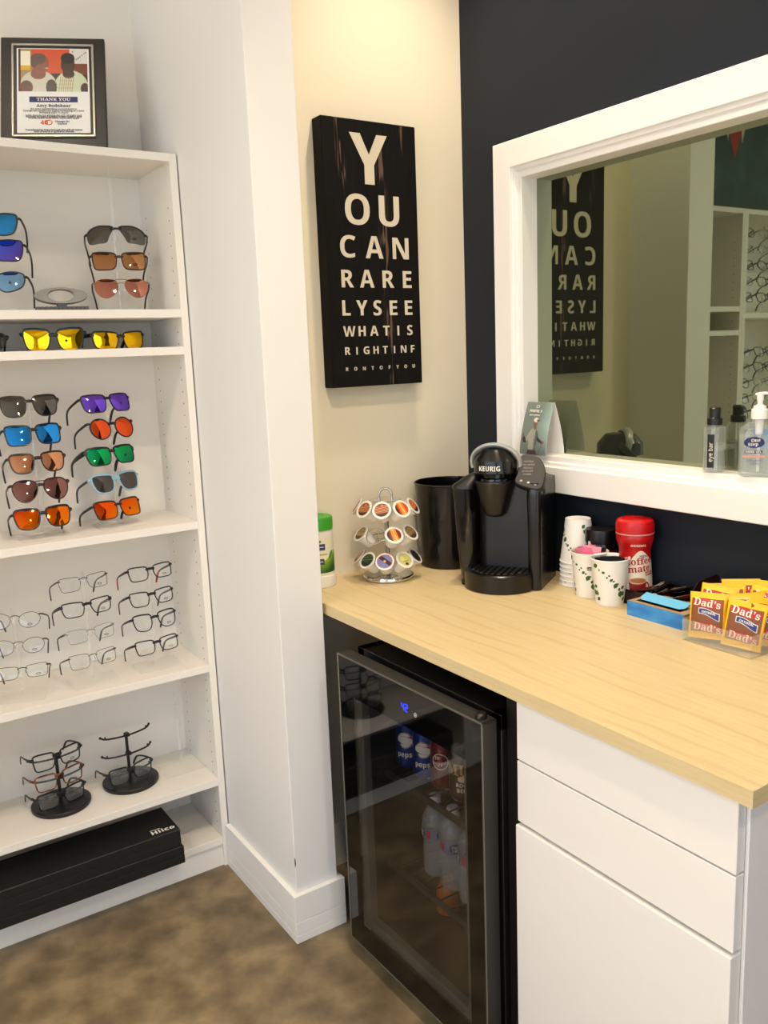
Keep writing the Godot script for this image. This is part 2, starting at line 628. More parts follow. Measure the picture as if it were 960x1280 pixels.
# ---------------------------------------------------------------- the room
func make_room() -> void:
	var cream := mat(Color(0.90, 0.865, 0.775), 0.7)
	var navy := mat(Color(0.095, 0.122, 0.16), 0.5, 0.0, 0.35)
	var shop_white := mat(Color(0.90, 0.895, 0.885), 0.6)
	var floor_m := tri_mat(noise_tex(0.015, 6, [Color(0.385, 0.33, 0.24), Color(0.445, 0.385, 0.285), Color(0.50, 0.435, 0.325), Color(0.565, 0.495, 0.375)], [0.18, 0.42, 0.62, 0.85], 3), 0.5, Vector3(0.9, 0.9, 0.9))
	struct("floor", MB.new().bb(Vector3(-4.4, -0.1, -0.6), Vector3(0.2, 0, 4.6)), floor_m)
	struct("ceiling", MB.new().bb(Vector3(-4.4, 3.0, -0.6), Vector3(0.2, 3.1, 4.6)), shop_white)
	struct("wall_back", MB.new().bb(Vector3(-0.668, 0, -0.12), Vector3(0.0, 3.0, 0.0)), cream)
	struct("wall_alcove", MB.new().bb(Vector3(-4.2, 0, -0.58), Vector3(-0.789, 3.0, -0.46)), mat(Color(0.895, 0.875, 0.84), 0.65))
	var col := struct("wall_partition", MB.new().bb(Vector3(-0.789, 0, -0.58), Vector3(-0.668, 3.0, 0.238), 0.0015), shop_white)
	# chipped paint at the corner of the partition
	part(col, "paint_chip", MB.new().prism(PackedVector2Array([Vector2(-0.7895, 0.206), Vector2(-0.786, 0.213), Vector2(-0.7865, 0.226), Vector2(-0.7895, 0.234)]), 0.2376, 0.2384), mat(Color(0.42, 0.36, 0.28), 0.9))
	var w := MB.new()
	w.bb(Vector3(0, 0, -0.12), Vector3(0.14, 3.0, 0.272))
	w.bb(Vector3(0, 0, 0.272), Vector3(0.14, 1.195, 1.862))
	w.bb(Vector3(0, 1.944, 0.272), Vector3(0.14, 3.0, 1.862))
	w.bb(Vector3(0, 0, 1.862), Vector3(0.14, 3.0, 4.6))
	struct("wall_right", w, navy)
	var lw := MB.new()   # left wall with its wide window
	lw.bb(Vector3(-4.4, 0, -0.6), Vector3(-4.2, 3.0, 0.7))
	lw.bb(Vector3(-4.4, 0, 0.7), Vector3(-4.2, 0.8, 3.3))
	lw.bb(Vector3(-4.4, 2.5, 0.7), Vector3(-4.2, 3.0, 3.3))
	lw.bb(Vector3(-4.4, 0, 3.3), Vector3(-4.2, 3.0, 4.6))
	struct("wall_left", lw, shop_white)
	var fw := MB.new()   # street side with the shop window
	fw.bb(Vector3(-4.2, 0, 4.4), Vector3(-3.7, 3.0, 4.6))
	fw.bb(Vector3(-3.7, 0, 4.4), Vector3(-0.9, 0.35, 4.6))
	fw.bb(Vector3(-3.7, 2.55, 4.4), Vector3(-0.9, 3.0, 4.6))
	fw.bb(Vector3(-0.9, 0, 4.4), Vector3(0, 3.0, 4.6))
	struct("wall_front", fw, shop_white)
	var f1 := MB.new()
	for z in [0.7, 2.0, 3.3]:
		f1.bb(Vector3(-4.34, 0.8, z - 0.03), Vector3(-4.26, 2.5, z + 0.03))
	for y in [0.8, 2.5]:
		f1.bb(Vector3(-4.34, y - 0.03, 0.7), Vector3(-4.26, y + 0.03, 3.3))
	struct("window_1", f1, steel)
	var f2 := MB.new()
	for x in [-3.7, -2.3, -0.9]:
		f2.bb(Vector3(x - 0.03, 0.35, 4.46), Vector3(x + 0.03, 2.55, 4.54))
	for y in [0.35, 2.55]:
		f2.bb(Vector3(-3.7, y - 0.03, 4.46), Vector3(-0.9, y + 0.03, 4.54))
	struct("window_2", f2, steel)
	# skirting: boards with an open joint low down
	var H := 0.1326
	var T := 0.0143
	var steps := [[0.0, 0.0225], [0.0232, 0.058], [0.0592, H]]
	var sb := MB.new()
	for s in steps:
		sb.bb(Vector3(-0.789 - T, s[0], ZB + 0.003), Vector3(-0.789, s[1], 0.238), 0.0008)
	sb.bb(Vector3(-0.789 - T + 0.0025, 0.001, ZB + 0.003), Vector3(-0.789, H - 0.002, 0.238))
	struct("baseboard_side", sb, white_paint)
	sb = MB.new()
	for s in steps:
		sb.bb(Vector3(-0.789 - T, s[0], 0.238), Vector3(-0.668 + T, s[1], 0.238 + T), 0.0008)
	sb.bb(Vector3(-0.789 - T + 0.002, 0.001, 0.238), Vector3(-0.668 + T - 0.002, H - 0.002, 0.238 + T - 0.003))
	struct("baseboard_front", sb, white_paint)
	sb = MB.new()
	sb.bb(Vector3(-0.668, 0, T), Vector3(-0.668 + T, H, 0.238), 0.001)
	sb.bb(Vector3(-0.668, 0, 0), Vector3(-0.03, H, T), 0.001)
	struct("baseboard_recess", sb, white_paint)
	for p in [[Vector3(-0.28, 3.0, 0.42), 2.4, 50.0, "round recessed ceiling light nearest the eye chart sign"], [Vector3(-1.0, 3.0, 1.25), 3.2, 60.0, "round recessed ceiling light in front of the counter"],
			[Vector3(-1.45, 3.0, 0.14), 0.42, 78.0, "round recessed ceiling light in front of the first bookcase"], [Vector3(-1.0, 3.0, 2.7), 2.6, 78.0, "round recessed ceiling light farther out over the shop floor"], [Vector3(-2.7, 3.0, 1.0), 3.0, 80.0, "round recessed ceiling light in front of the second bookcase"]]:
		downlight(p[0], p[1], p[2], p[3])

# picture-frame casing round the mirror, one mitred board a side
func make_mirror() -> void:
	var o := thing("wall_mirror", "wide tinted wall mirror in a stepped white casing on the navy wall", "mirror", Vector3(0, 1.109, 0.185))
	var z1 := 1.765
	var y1 := 0.921
	var prof := [Vector2(0, -0.0005), Vector2(0, -0.043), Vector2(0.002, -0.045), Vector2(0.0665, -0.045), Vector2(0.068, -0.0435), Vector2(0.0685, -0.038), Vector2(0.0705, -0.0365), Vector2(0.0775, -0.0365), Vector2(0.079, -0.035), Vector2(0.0795, -0.031), Vector2(0.0815, -0.0295), Vector2(0.0945, -0.0295), Vector2(0.096, -0.028), Vector2(0.096, 0.026), Vector2(0.085, 0.026), Vector2(0.085, -0.0005)]
	for s in 4:
		var A := PackedVector3Array()
		var B := PackedVector3Array()
		for p in prof:
			var e: float = p.x
			var c := [Vector3(p.y, e, e), Vector3(p.y, y1 - e, e), Vector3(p.y, y1 - e, z1 - e), Vector3(p.y, e, z1 - e)]
			A.append(c[s]); B.append(c[(s + 1) % 4])
		part(o, "casing", MB.new().loft([A, B], false, false), white_paint, 30.0)
	var g := mat(Color(0.56, 0.59, 0.50), 0.015, 0.97)
	part(o, "mirror_glass", MB.new().bb(Vector3(0.026, 0.09, 0.09), Vector3(0.032, y1 - 0.09, z1 - 0.09)), g)

# ---------------------------------------------------------------- bookcases
func bookcase(label: String, xr: float, tops: Array, kick: float) -> Node3D:
	var W := 0.80
	var o := thing("bookcase", label, "bookcase", Vector3(xr - W / 2, 0, ZB))
	var D := 0.262
	var t := 0.0195
	for s in [-1, 1]:
		part(o, "side_panel", MB.new().bb(Vector3(s * W / 2, 0.0, -D), Vector3(s * (W / 2 - t), 2.02, 0), 0.0008), laminate)
	var xi := W / 2 - t
	part(o, "top_panel", MB.new().bb(Vector3(-xi, 2.0, -D + 0.005), Vector3(xi, 2.02, 0), 0.0008), laminate)
	part(o, "back_panel", MB.new().bb(Vector3(-xi, 0.02, -D), Vector3(xi, 2.0, -D + 0.006)), laminate)
	for y in tops:
		part(o, "shelf", MB.new().bb(Vector3(-xi, y - 0.0215, -D + 0.006), Vector3(xi, y, -0.001), 0.0008), laminate)
	part(o, "plinth", MB.new().bb(Vector3(-xi, 0.0, -0.025), Vector3(xi, kick, -0.008)), laminate)
	var holes := MB.new()
	for s in [-1, 1]:
		for z in [-0.035, -0.215]:
			for k in 56:
				var y := 0.13 + k * 0.032
				var free := true
				for tp in tops:
					if y > tp - 0.03 and y < tp + 0.006:
						free = false
				if free:
					holes.xf = Transform3D(Basis(Vector3(0, 0, 1), s * PI / 2), Vector3(s * xi, y, z))
					holes.lathe([Vector2(0, 0.0003), Vector2(0.0022, 0.0003), Vector2(0.0022, -0.0003), Vector2(0, -0.0003)], 8)
	var h := part(o, "pin_holes", holes, mat(Color(0.30, 0.27, 0.23), 0.9))
	h.set_meta("kind", "stuff")
	return o

# ---------------------------------------------------------------- eyewear
# lens outlines, x from the nose side (-1) to the temple side (+1)
const SHAPES := {
	"square": [Vector2(-0.92, 0.7), Vector2(-0.3, 0.94), Vector2(0.5, 1.0), Vector2(0.97, 0.86), Vector2(0.97, 0.1), Vector2(0.74, -0.7), Vector2(0.2, -0.98), Vector2(-0.45, -0.94), Vector2(-0.84, -0.4)],
	"rect": [Vector2(-0.95, 0.72), Vector2(-0.2, 0.95), Vector2(0.7, 1.0), Vector2(1.0, 0.8), Vector2(0.97, -0.2), Vector2(0.8, -0.86), Vector2(0.1, -1.0), Vector2(-0.68, -0.92), Vector2(-0.96, -0.3)],
	"round": [Vector2(-0.72, 0.72), Vector2(-0.1, 1.0), Vector2(0.55, 0.88), Vector2(0.98, 0.35), Vector2(0.92, -0.35), Vector2(0.45, -0.9), Vector2(-0.15, -1.0), Vector2(-0.75, -0.66), Vector2(-1.0, 0.05)],
	"aviator": [Vector2(-0.8, 0.8), Vector2(-0.1, 1.0), Vector2(0.62, 0.95), Vector2(1.0, 0.5), Vector2(0.92, -0.25), Vector2(0.5, -0.88), Vector2(-0.05, -1.0), Vector2(-0.62, -0.62), Vector2(-0.95, 0.1)],
	"wrap": [Vector2(-0.96, 0.42), Vector2(-0.5, 0.82), Vector2(0.2, 1.0), Vector2(0.86, 0.92), Vector2(1.02, 0.5), Vector2(0.86, -0.3), Vector2(0.35, -0.78), Vector2(-0.3, -1.0), Vector2(-0.76, -0.66)],
	"slim": [Vector2(-0.98, 0.6), Vector2(-0.3, 0.92), Vector2(0.6, 1.0), Vector2(1.0, 0.86), Vector2(0.98, -0.2), Vector2(0.72, -0.86), Vector2(0.0, -1.0), Vector2(-0.72, -0.84)],
	"blade": [Vector2(-1.02, 0.78), Vector2(-0.5, 0.96), Vector2(0.1, 1.0), Vector2(0.68, 0.72), Vector2(1.0, 0.1), Vector2(0.93, -0.7), Vector2(0.72, -0.98), Vector2(0.1, -0.96), Vector2(-0.42, -0.9), Vector2(-0.66, -0.3)],
	"oval": [Vector2(-0.9, 0.4), Vector2(-0.3, 0.92), Vector2(0.45, 0.96), Vector2(0.97, 0.45), Vector2(0.94, -0.3), Vector2(0.45, -0.9), Vector2(-0.3, -0.98), Vector2(-0.86, -0.48)],
}

func outline(shape: String, w: float, h: float) -> PackedVector2Array:
	var o := smooth(SHAPES[shape], 4)
	for i in o.size():
		o[i] = Vector2(o[i].x * w / 2, o[i].y * h / 2)
	return o

func normals2(p: PackedVector2Array) -> PackedVector2Array:
	var o := PackedVector2Array()
	var n := p.size()
	var area := 0.0
	for i in n:
		area += p[i].cross(p[(i + 1) % n])
	for i in n:
		var d := (p[(i + 1) % n] - p[(i - 1 + n) % n]).normalized()
		o.append(Vector2(d.y, -d.x) * signf(area))
	return o

# s: shape, w, h, gap, rim (width of the rim), depth, kind ("full", "half", "wire", "open"), brow, wrap, frame, lens, temple, th (temple height), tip, sticker
func glasses(label: String, s: Dictionary, at: Vector3, yaw: float, group: String, pitch := -22.0) -> Node3D:
	var o := thing(s.get("called", "sunglasses"), label, s.get("cat", "sunglasses"), at, yaw, group)
	o.rotation.x = deg_to_rad(pitch)
	var w: float = s.get("w", 0.056)
	var h: float = s.get("h", 0.042) * (1.2 if s.has("cat") else 1.13)
	var gap: float = s.get("gap", 0.018)
	var rim: float = s.get("rim", 0.003)
	var dep: float = s.get("depth", 0.004)
	var kind: String = s.get("kind", "full")
	var wrap: float = s.get("wrap", 1.6)
	var brow: float = s.get("brow", 0.4)
	var fm: Material = s.frame
	var tm: Material = s.get("temple", fm)
	var ol := outline(s.shape, w, h)
	var nl := normals2(ol)
	var n := ol.size()
	var cx := gap / 2 + w / 2
	var zf := func(x: float) -> float: return -wrap * x * x
	var fr := MB.new()
	for side in [-1, 1]:
		# lens: a curved pane
		var lb := MB.new()
		var front := []
		var back := []
		for r in [1.0, 0.66, 0.33, 0.0]:
			var A := PackedVector3Array()
			var B := PackedVector3Array()
			for i in n:
				var p: Vector2 = ol[i] * r
				var x: float = side * (cx + p.x)
				var z: float = zf.call(x) + 0.0022 * (1.0 - r * r)
				A.append(Vector3(x, p.y, z + 0.0007))
				B.append(Vector3(x, p.y, z - 0.0007))
			front.append(A)
			back.push_front(B)
		var rings := back + front.slice(0, 0)
		front.reverse()
		var order := []
		for k in range(front.size()): order.append(front[k])      # centre to rim, front
		var bk := back.duplicate(); bk.reverse()
		for k in range(bk.size()): order.append(bk[k])            # rim to centre, back
		lb.loft(order, false, false)
		if s.has("grad"):
			for i in lb.v.size():
				lb.uv[i] = Vector2(0.5 + (lb.v[i].x - side * cx) / w * 0.5 + (0.15 if side > 0 else -0.1), 0.5 - lb.v[i].y / h * 0.5)
		part(o, "lens", lb, s.lens, 60.0)
		if kind == "full":
			var sec := [Vector2(-0.08, -0.4), Vector2(-0.08, 0.4), Vector2(0.2, 0.5), Vector2(0.8, 0.5), Vector2(1.0, 0.25), Vector2(1.0, -0.25), Vector2(0.8, -0.5), Vector2(0.2, -0.5)]
			var rr := []
			for i in n:
				var ring := PackedVector3Array()
				var tw := rim * (1.0 + brow * clampf(nl[i].y, 0.0, 1.0))
				for c in sec:
					var p: Vector2 = ol[i] + nl[i] * (c.x * tw)
					var x: float = side * (cx + p.x)
					ring.append(Vector3(x, p.y, zf.call(x) + c.y * dep))
				rr.append(ring)
			fr.loft(rr, true)
		elif kind == "wire":
			var pts := []
			for i in n:
				var x: float = side * (cx + ol[i].x)
				pts.append(Vector3(x, ol[i].y, zf.call(x)))
			fr.tube(pts, Vector2(rim * 0.5, rim * 0.5), 6, true)
		elif kind == "half":
			var pts := []
			var best := 0
			for i in n:   # start the open run below the nose side
				if ol[i].x < -w * 0.40 and absf(ol[i].y) < absf(ol[best].y):
					best = i
			var keep := []
			for i in n:
				if nl[i].y > -0.05 or ol[i].y > h * 0.12:
					keep.append(i)
			keep.sort_custom(func(a, b): return ol[a].x < ol[b].x)
			for i in keep:
				var x: float = side * (cx + ol[i].x)
				if pts.is_empty() or absf(x) - absf(pts[-1].x) > 0.0012:
					pts.append(Vector3(x, ol[i].y + rim * 0.3, zf.call(x)))
			fr.tube(pts, Vector2(dep * 0.5, rim * 0.8), 8, false, Vector3.UP)
	# bridge
	var yb: float = s.get("yb", h * 0.22)
	var xb := gap / 2 + w * 0.06
	var bz := zf.call(xb) as float
	if kind == "full":
		fr.tube([Vector3(-xb, yb, bz), Vector3(-xb * 0.5, yb + 0.0012, bz * 0.25), Vector3(0, yb + 0.0018, 0), Vector3(xb * 0.5, yb + 0.0012, bz * 0.25), Vector3(xb, yb, bz)], Vector2(dep * 0.48, rim * 1.25 + 0.0008), 8, false, Vector3.UP)
		if s.has("double"):
			fr.tube([Vector3(-xb * 1.3, yb + h * 0.2, bz), Vector3(0, yb + h * 0.21, 0), Vector3(xb * 1.3, yb + h * 0.2, bz)], 0.0011, 6, false, Vector3.UP)
	else:
		fr.tube(curve([Vector3(-xb, yb, bz), Vector3(-xb * 0.4, yb + 0.003, 0.001), Vector3(xb * 0.4, yb + 0.003, 0.001), Vector3(xb, yb, bz)], 3), Vector2(0.0011 if kind != "half" else dep * 0.45, 0.0012 if kind != "half" else rim), 8, false, Vector3.UP)
		if s.has("double"):
			fr.tube([Vector3(-xb * 1.4, yb + h * 0.24, bz), Vector3(0, yb + h * 0.26, 0.0), Vector3(xb * 1.4, yb + h * 0.24, bz)], 0.0009, 6, false, Vector3.UP)
	# end pieces
	var ye: float = s.get("ye", h * 0.34)
	var xo := gap / 2 + w + (rim if kind == "full" else 0.0)
	var th: float = s.get("th", 0.0075)
	var ze := zf.call(xo) as float
	for side in [-1, 1]:
		fr.tube([Vector3(side * (xo - 0.004), ye, zf.call(xo - 0.004)), Vector3(side * (xo + 0.001), ye, ze), Vector3(side * (xo + 0.0042), ye, ze - 0.002), Vector3(side * (xo + 0.0055), ye, ze - 0.009)], [Vector2(dep * 0.45, th * 0.42), Vector2(dep * 0.45, th * 0.5), Vector2(0.0017, th * 0.5), Vector2(0.0014, th * 0.5)], 8, false, Vector3.UP)
	part(o, "frame_front", fr, fm, 50.0)
	# nose pads
	if kind != "full" or s.has("pads"):
		var pm := glass(Color(0.9, 0.9, 0.88), 0.35, 0.1)
		for side in [-1, 1]:
			var pb := MB.new()
			pb.xf = Transform3D(Basis(Vector3(0, 0, 1), side * 0.25), Vector3(side * gap * 0.38, yb - h * 0.2, -0.006))
			pb.ell(Vector3.ZERO, Vector3(0.0016, 0.006, 0.003), 8, 6)
			part(o, "nose_pad", pb, pm, 80.0)
	# temples
	for side in [-1, 1]:
		var x0: float = side * (xo + 0.0055)
		var p := curve([Vector3(x0, ye, ze - 0.007), Vector3(x0, ye, ze - 0.045), Vector3(x0 - side * 0.004, ye - 0.001, ze - 0.076), Vector3(x0 - side * 0.007, ye - 0.008, ze - 0.094), Vector3(x0 - side * 0.011, ye - 0.030, ze - 0.112)], 3)
		var rad := []
		for k in p.size():
			var f := float(k) / (p.size() - 1)
			var hh := lerpf(th * 0.5, s.get("tt", th * (0.36 if s.has("cat") else 0.46)), smoothstep(0.0, 0.5, f)) + (0.0012 if f > 0.72 and f < 0.97 else 0.0)
			rad.append(Vector2(s.get("tk", 0.0017 if s.has("cat") else 0.0023), hh))
		var tb := MB.new()
		var cut: int = p.size() - 5 if s.has("tip") else p.size()
		tb.tube(p.slice(0, cut), rad.slice(0, cut), 8, false, Vector3.UP if true else Vector3.ZERO)
		part(o, "temple", tb, tm, 50.0)
		if s.has("tip"):
			part(o, "temple_tip", MB.new().tube(p.slice(cut - 1), rad.slice(cut - 1).map(func(r): return r * 1.12), 8, false, Vector3.UP), s.tip, 50.0)
	# the maker's small mark on one lens
	if s.has("sticker"):
		var sb := MB.new()
		var sx: float = cx + w * s.get("sx", 0.05)
		var sy: float = -h * s.get("sy", 0.22)
		sb.xf = Transform3D(Basis(Vector3.UP, atan(2.0 * wrap * sx)), Vector3(sx, sy, zf.call(sx) + 0.0031))
		if s.sticker == "diamond":
			sb.prism(PackedVector2Array([Vector2(0, 0.0042), Vector2(0.0036, 0), Vector2(0, -0.0042), Vector2(-0.0036, 0)]), 0.0, 0.0003)
		else:
			var rr := []
			for i in 20:
				var a := TAU * i / 20
				rr.append(Vector3(cos(a) * 0.0055, sin(a) * 0.0022, 0.0002))
			sb.tube(rr, 0.0007, 5, true)
		part(o, "lens_mark", sb, s.get("mark", ink_black))
	return o

# clear stand: plate, post and a nose-shaped peg for each pair
func rack(label: String, x: float, z: float, y0: float, top: float, pegs: Array, yaw := 0.0, plate := Vector2(0.125, 0.085), lean := 0.0) -> Node3D:
	var o := thing("eyewear_rack", label, "display rack", Vector3(x, y0 + 0.0007, z), yaw, "clear acrylic eyewear racks")
	part(o, "base_plate", MB.new().box(Vector3(0, 0.003, 0.012), Vector3(plate.x, 0.006, plate.y), 0.0012), plate_clear)
	var b := MB.new()
	b.tube([Vector3(0, 0.006, 0), Vector3(0, top - y0, -lean)], 0.0042, 10)
	part(o, "post", b, acrylic, 50.0)
	for p in pegs:
		var pb := MB.new()
		var zz: float = -lean * (p - y0) / (top - y0)
		pb.xf = Transform3D(Basis(), Vector3(0, p - y0 - 0.004, zz + 0.007))
		var pr := []
		for e in [[0.014, 0.003, 0.0], [0.009, 0.0055, 0.002], [0.0, 0.0065, 0.005], [-0.012, 0.009, 0.003]]:
			var ring := PackedVector3Array()
			for k in 10:
				var a := TAU * k / 10
				ring.append(Vector3(cos(a) * e[1], e[0], sin(a) * e[1] * 0.55 + e[2] * 0.3))
			pr.append(ring)
		pb.loft(pr)
		part(o, "nose_peg", pb, acrylic, 60.0)
	return o

func mirror_lens(c: Color, rough := 0.04) -> StandardMaterial3D:
	return mat(c, rough, 1.0)

func dark_lens(c: Color) -> StandardMaterial3D:
	var m := mat(c, 0.04, 0.35, 0.9)
	return m

func fire_lens(a: Color, b: Color, c: Color) -> StandardMaterial3D:
	var m := mat(Color.WHITE, 0.04, 0.95)
	var g := Gradient.new()
	g.offsets = PackedFloat32Array([0.0, 0.5, 1.0])
	g.colors = PackedColorArray([a, b, c])
	var t := GradientTexture2D.new()
	t.gradient = g
	t.width = 64; t.height = 64
	t.fill_from = Vector2(0.1, 0.1)
	t.fill_to = Vector2(0.9, 0.9)
	m.albedo_texture = t
	return m

func make_eyewear() -> void:
	var blk := mat(Color(0.045, 0.042, 0.042), 0.35)
	var brn := mat(Color(0.13, 0.085, 0.06), 0.35)
	var plum := mat(Color(0.16, 0.06, 0.07), 0.3)
	var tealf := mat(Color(0.07, 0.17, 0.2), 0.35)
	var grey := mat(Color(0.16, 0.155, 0.15), 0.4)
	var iceblue := mat(Color(0.52, 0.68, 0.76), 0.3)
	var pew := mat(Color(0.36, 0.33, 0.30), 0.35, 0.8)
	var silver := mat(Color(0.62, 0.60, 0.57), 0.3, 0.85)
	var gold := mat(Color(0.62, 0.47, 0.32), 0.3, 0.85)
	var bark := mat(Color(0.1, 0.075, 0.06), 0.45)
	var red := mat(Color(0.62, 0.07, 0.08), 0.4)
	var clear := glass(Color(0.85, 0.9, 0.88), 0.03, 0.01)
	clear.metallic_specular = 0.4

	var l_yel := mirror_lens(Color(0.95, 0.74, 0.10))
	var l_blue := mirror_lens(Color(0.24, 0.62, 0.93))
	var l_sap := mirror_lens(Color(0.2, 0.62, 0.98))
	var l_vio := fire_lens(Color(0.56, 0.38, 0.95), Color(0.48, 0.32, 0.90), Color(0.38, 0.26, 0.72))
	var l_bv := fire_lens(Color(0.22, 0.55, 0.98), Color(0.34, 0.42, 0.95), Color(0.5, 0.28, 0.7))
	var l_jade := fire_lens(Color(0.10, 0.75, 0.58), Color(0.10, 0.66, 0.34), Color(0.08, 0.42, 0.36))
	var l_red := mirror_lens(Color(0.92, 0.36, 0.18))
	var l_fire := fire_lens(Color(0.88, 0.24, 0.06), Color(0.93, 0.42, 0.04), Color(0.95, 0.55, 0.05))
	var l_fire2 := fire_lens(Color(0.86, 0.17, 0.09), Color(0.93, 0.38, 0.04), Color(0.96, 0.62, 0.05))
	var l_gold := mirror_lens(Color(0.86, 0.60, 0.44))
	var l_smoke := mirror_lens(Color(0.43, 0.42, 0.40))
	var l_grey := dark_lens(Color(0.24, 0.22, 0.2))
	var l_brown := mirror_lens(Color(0.72, 0.52, 0.36))
	var l_rose := mirror_lens(Color(0.76, 0.50, 0.42))
	var l_plum := mirror_lens(Color(0.58, 0.40, 0.38))
	var l_sky := mirror_lens(Color(0.54, 0.74, 0.92))
	var G1 := "sunglasses on the top shelf racks"
	var G2 := "sunglasses lying on the narrow shelf"
	var G3 := "sunglasses on the two five-pair racks"

	# top compartment
	rack("clear acrylic rack holding three sunglasses near the bookcase corner", -0.938, -0.305, 1.6283, 1.998, [1.826, 1.759, 1.687], -8.0)
	rack("clear acrylic rack with three blue-lensed sunglasses, cut by the picture edge", -1.254, -0.297, 1.6283, 1.95, [1.836, 1.776, 1.701], -14.0)
	glasses("grey half-rim wraparound sunglasses, topmost of three by the bookcase corner", {"shape": "blade", "w": 0.066, "h": 0.043, "gap": 0.016, "kind": "half", "rim": 0.003, "depth": 0.005, "wrap": 3.0, "frame": blk, "lens": l_smoke, "th": 0.008, "ye": 0.006, "yb": 0.013, "sticker": "oval"}, Vector3(-0.938, 1.826, -0.283), -14, G1)
	glasses("brown square sunglasses below the grey half-rim pair on the corner rack", {"shape": "rect", "w": 0.058, "h": 0.042, "gap": 0.016, "rim": 0.0024, "frame": brn, "lens": l_brown, "brow": 0.6, "wrap": 1.5, "th": 0.008, "sticker": "oval"}, Vector3(-0.937, 1.759, -0.283), -14, G1)
	glasses("rose-brown aviator sunglasses with a thin gold frame, lowest on the corner rack", {"shape": "aviator", "w": 0.060, "h": 0.047, "gap": 0.015, "kind": "wire", "rim": 0.0018, "frame": gold, "temple": brn, "lens": l_rose, "double": true, "th": 0.004, "wrap": 1.3, "sx": -0.3, "sy": 0.3}, Vector3(-0.937, 1.689, -0.283), -14, G1)
	glasses("square grey sunglasses with blue mirror lenses, topmost at the picture edge", {"shape": "square", "w": 0.058, "h": 0.048, "rim": 0.003, "frame": grey, "lens": l_blue, "wrap": 1.6, "sx": -0.2}, Vector3(-1.254, 1.836, -0.275), -24, G1)
	glasses("black wraparound sunglasses with blue-violet mirror lenses, middle pair at the picture edge", {"shape": "slim", "w": 0.063, "h": 0.048, "rim": 0.0022, "frame": blk, "lens": l_bv, "grad": true, "wrap": 2.4}, Vector3(-1.254, 1.776, -0.275), -24, G1)
	glasses("black sunglasses with pale blue tapering lenses, lowest at the picture edge", {"shape": "wrap", "w": 0.062, "h": 0.046, "rim": 0.0022, "frame": blk, "temple": bark, "lens": l_sky, "wrap": 2.6, "sticker": "diamond", "sx": 0.0, "sy": 0.05}, Vector3(-1.256, 1.701, -0.275), -24, G1)
	# narrow shelf: three pairs lying on the board
	glasses("teal-black square sunglasses with yellow mirror lenses standing on the narrow shelf", {"shape": "square", "w": 0.062, "h": 0.047, "gap": 0.016, "rim": 0.003, "frame": tealf, "lens": l_yel, "wrap": 1.6, "brow": 0.7, "sticker": "diamond", "sx": -0.15, "sy": 0.05}, Vector3(-1.132, 1.5575, -0.25), -14, G2, -3)
	glasses("black sporty sunglasses with yellow mirror lenses at the end of the narrow shelf", {"shape": "slim", "w": 0.062, "h": 0.038, "gap": 0.016, "rim": 0.0024, "frame": blk, "lens": l_yel, "wrap": 2.6, "brow": 0.6, "th": 0.010}, Vector3(-0.962, 1.553, -0.25), 12, G2, -3)
	glasses("black sunglasses on the narrow shelf cut off by the picture edge", {"shape": "wrap", "w": 0.060, "h": 0.040, "rim": 0.0024, "frame": blk, "lens": l_grey, "wrap": 2.0}, Vector3(-1.318, 1.553, -0.25), -10, G2, -3)
	# five and five
	rack("clear acrylic rack with five sunglasses, the one nearer the picture edge", -1.203, -0.283, 1.0531, 1.42, [1.399, 1.324, 1.252, 1.181, 1.108])
	rack("clear acrylic rack with five sunglasses below the narrow shelf, beside the bookcase wall", -1.0, -0.303, 1.0531, 1.42, [1.394, 1.325, 1.251, 1.176, 1.104])
	glasses("black sunglasses with smoke grey lenses, topmost on the five-pair rack nearer the edge", {"shape": "square", "w": 0.059, "h": 0.046, "gap": 0.016, "rim": 0.0026, "frame": blk, "lens": l_smoke, "brow": 0.8, "sticker": "oval", "sx": -0.1, "mark": ink_black}, Vector3(-1.205, 1.396, -0.26), 0, G3)
	glasses("dark blue sunglasses with bright blue mirror lenses, second from top", {"shape": "rect", "w": 0.057, "h": 0.044, "gap": 0.016, "rim": 0.003, "frame": mat(Color(0.04, 0.06, 0.12), 0.35), "lens": l_sap, "wrap": 1.8, "sticker": "oval", "sx": -0.1, "sy": 0.25}, Vector3(-1.203, 1.324, -0.26), 2, G3)
	glasses("brown-black sunglasses with peach gold mirror lenses, middle of its rack", {"shape": "square", "w": 0.056, "h": 0.043, "gap": 0.018, "rim": 0.003, "frame": brn, "lens": l_gold, "brow": 0.5}, Vector3(-1.2, 1.252, -0.26), 2, G3)
	glasses("plum round aviator sunglasses with a double bridge and brown lenses", {"shape": "aviator", "w": 0.059, "h": 0.049, "gap": 0.015, "rim": 0.0024, "frame": plum, "lens": l_plum, "double": true, "brow": 0.1, "wrap": 1.2}, Vector3(-1.2, 1.181, -0.26), 0, G3)
	glasses("black square sunglasses with orange-red mirror lenses, lowest nearer the picture edge", {"shape": "square", "w": 0.060, "h": 0.045, "gap": 0.015, "rim": 0.003, "frame": blk, "lens": l_fire, "grad": true, "brow": 0.8}, Vector3(-1.202, 1.108, -0.26), 0, G3)
	glasses("black sporty sunglasses with violet mirror lenses, topmost beside the bookcase wall", {"shape": "slim", "w": 0.060, "h": 0.042, "gap": 0.014, "rim": 0.0024, "frame": blk, "lens": l_vio, "grad": true, "wrap": 2.8, "th": 0.008, "sticker": "diamond", "sx": 0.0, "sy": 0.1}, Vector3(-1.002, 1.392, -0.28), 14, G3)
	glasses("black round sunglasses with brick red mirror lenses under the violet pair", {"shape": "round", "w": 0.052, "h": 0.047, "gap": 0.018, "rim": 0.0026, "frame": blk, "lens": l_red, "wrap": 1.6, "brow": 0.3}, Vector3(-0.996, 1.323, -0.28), 14, G3)
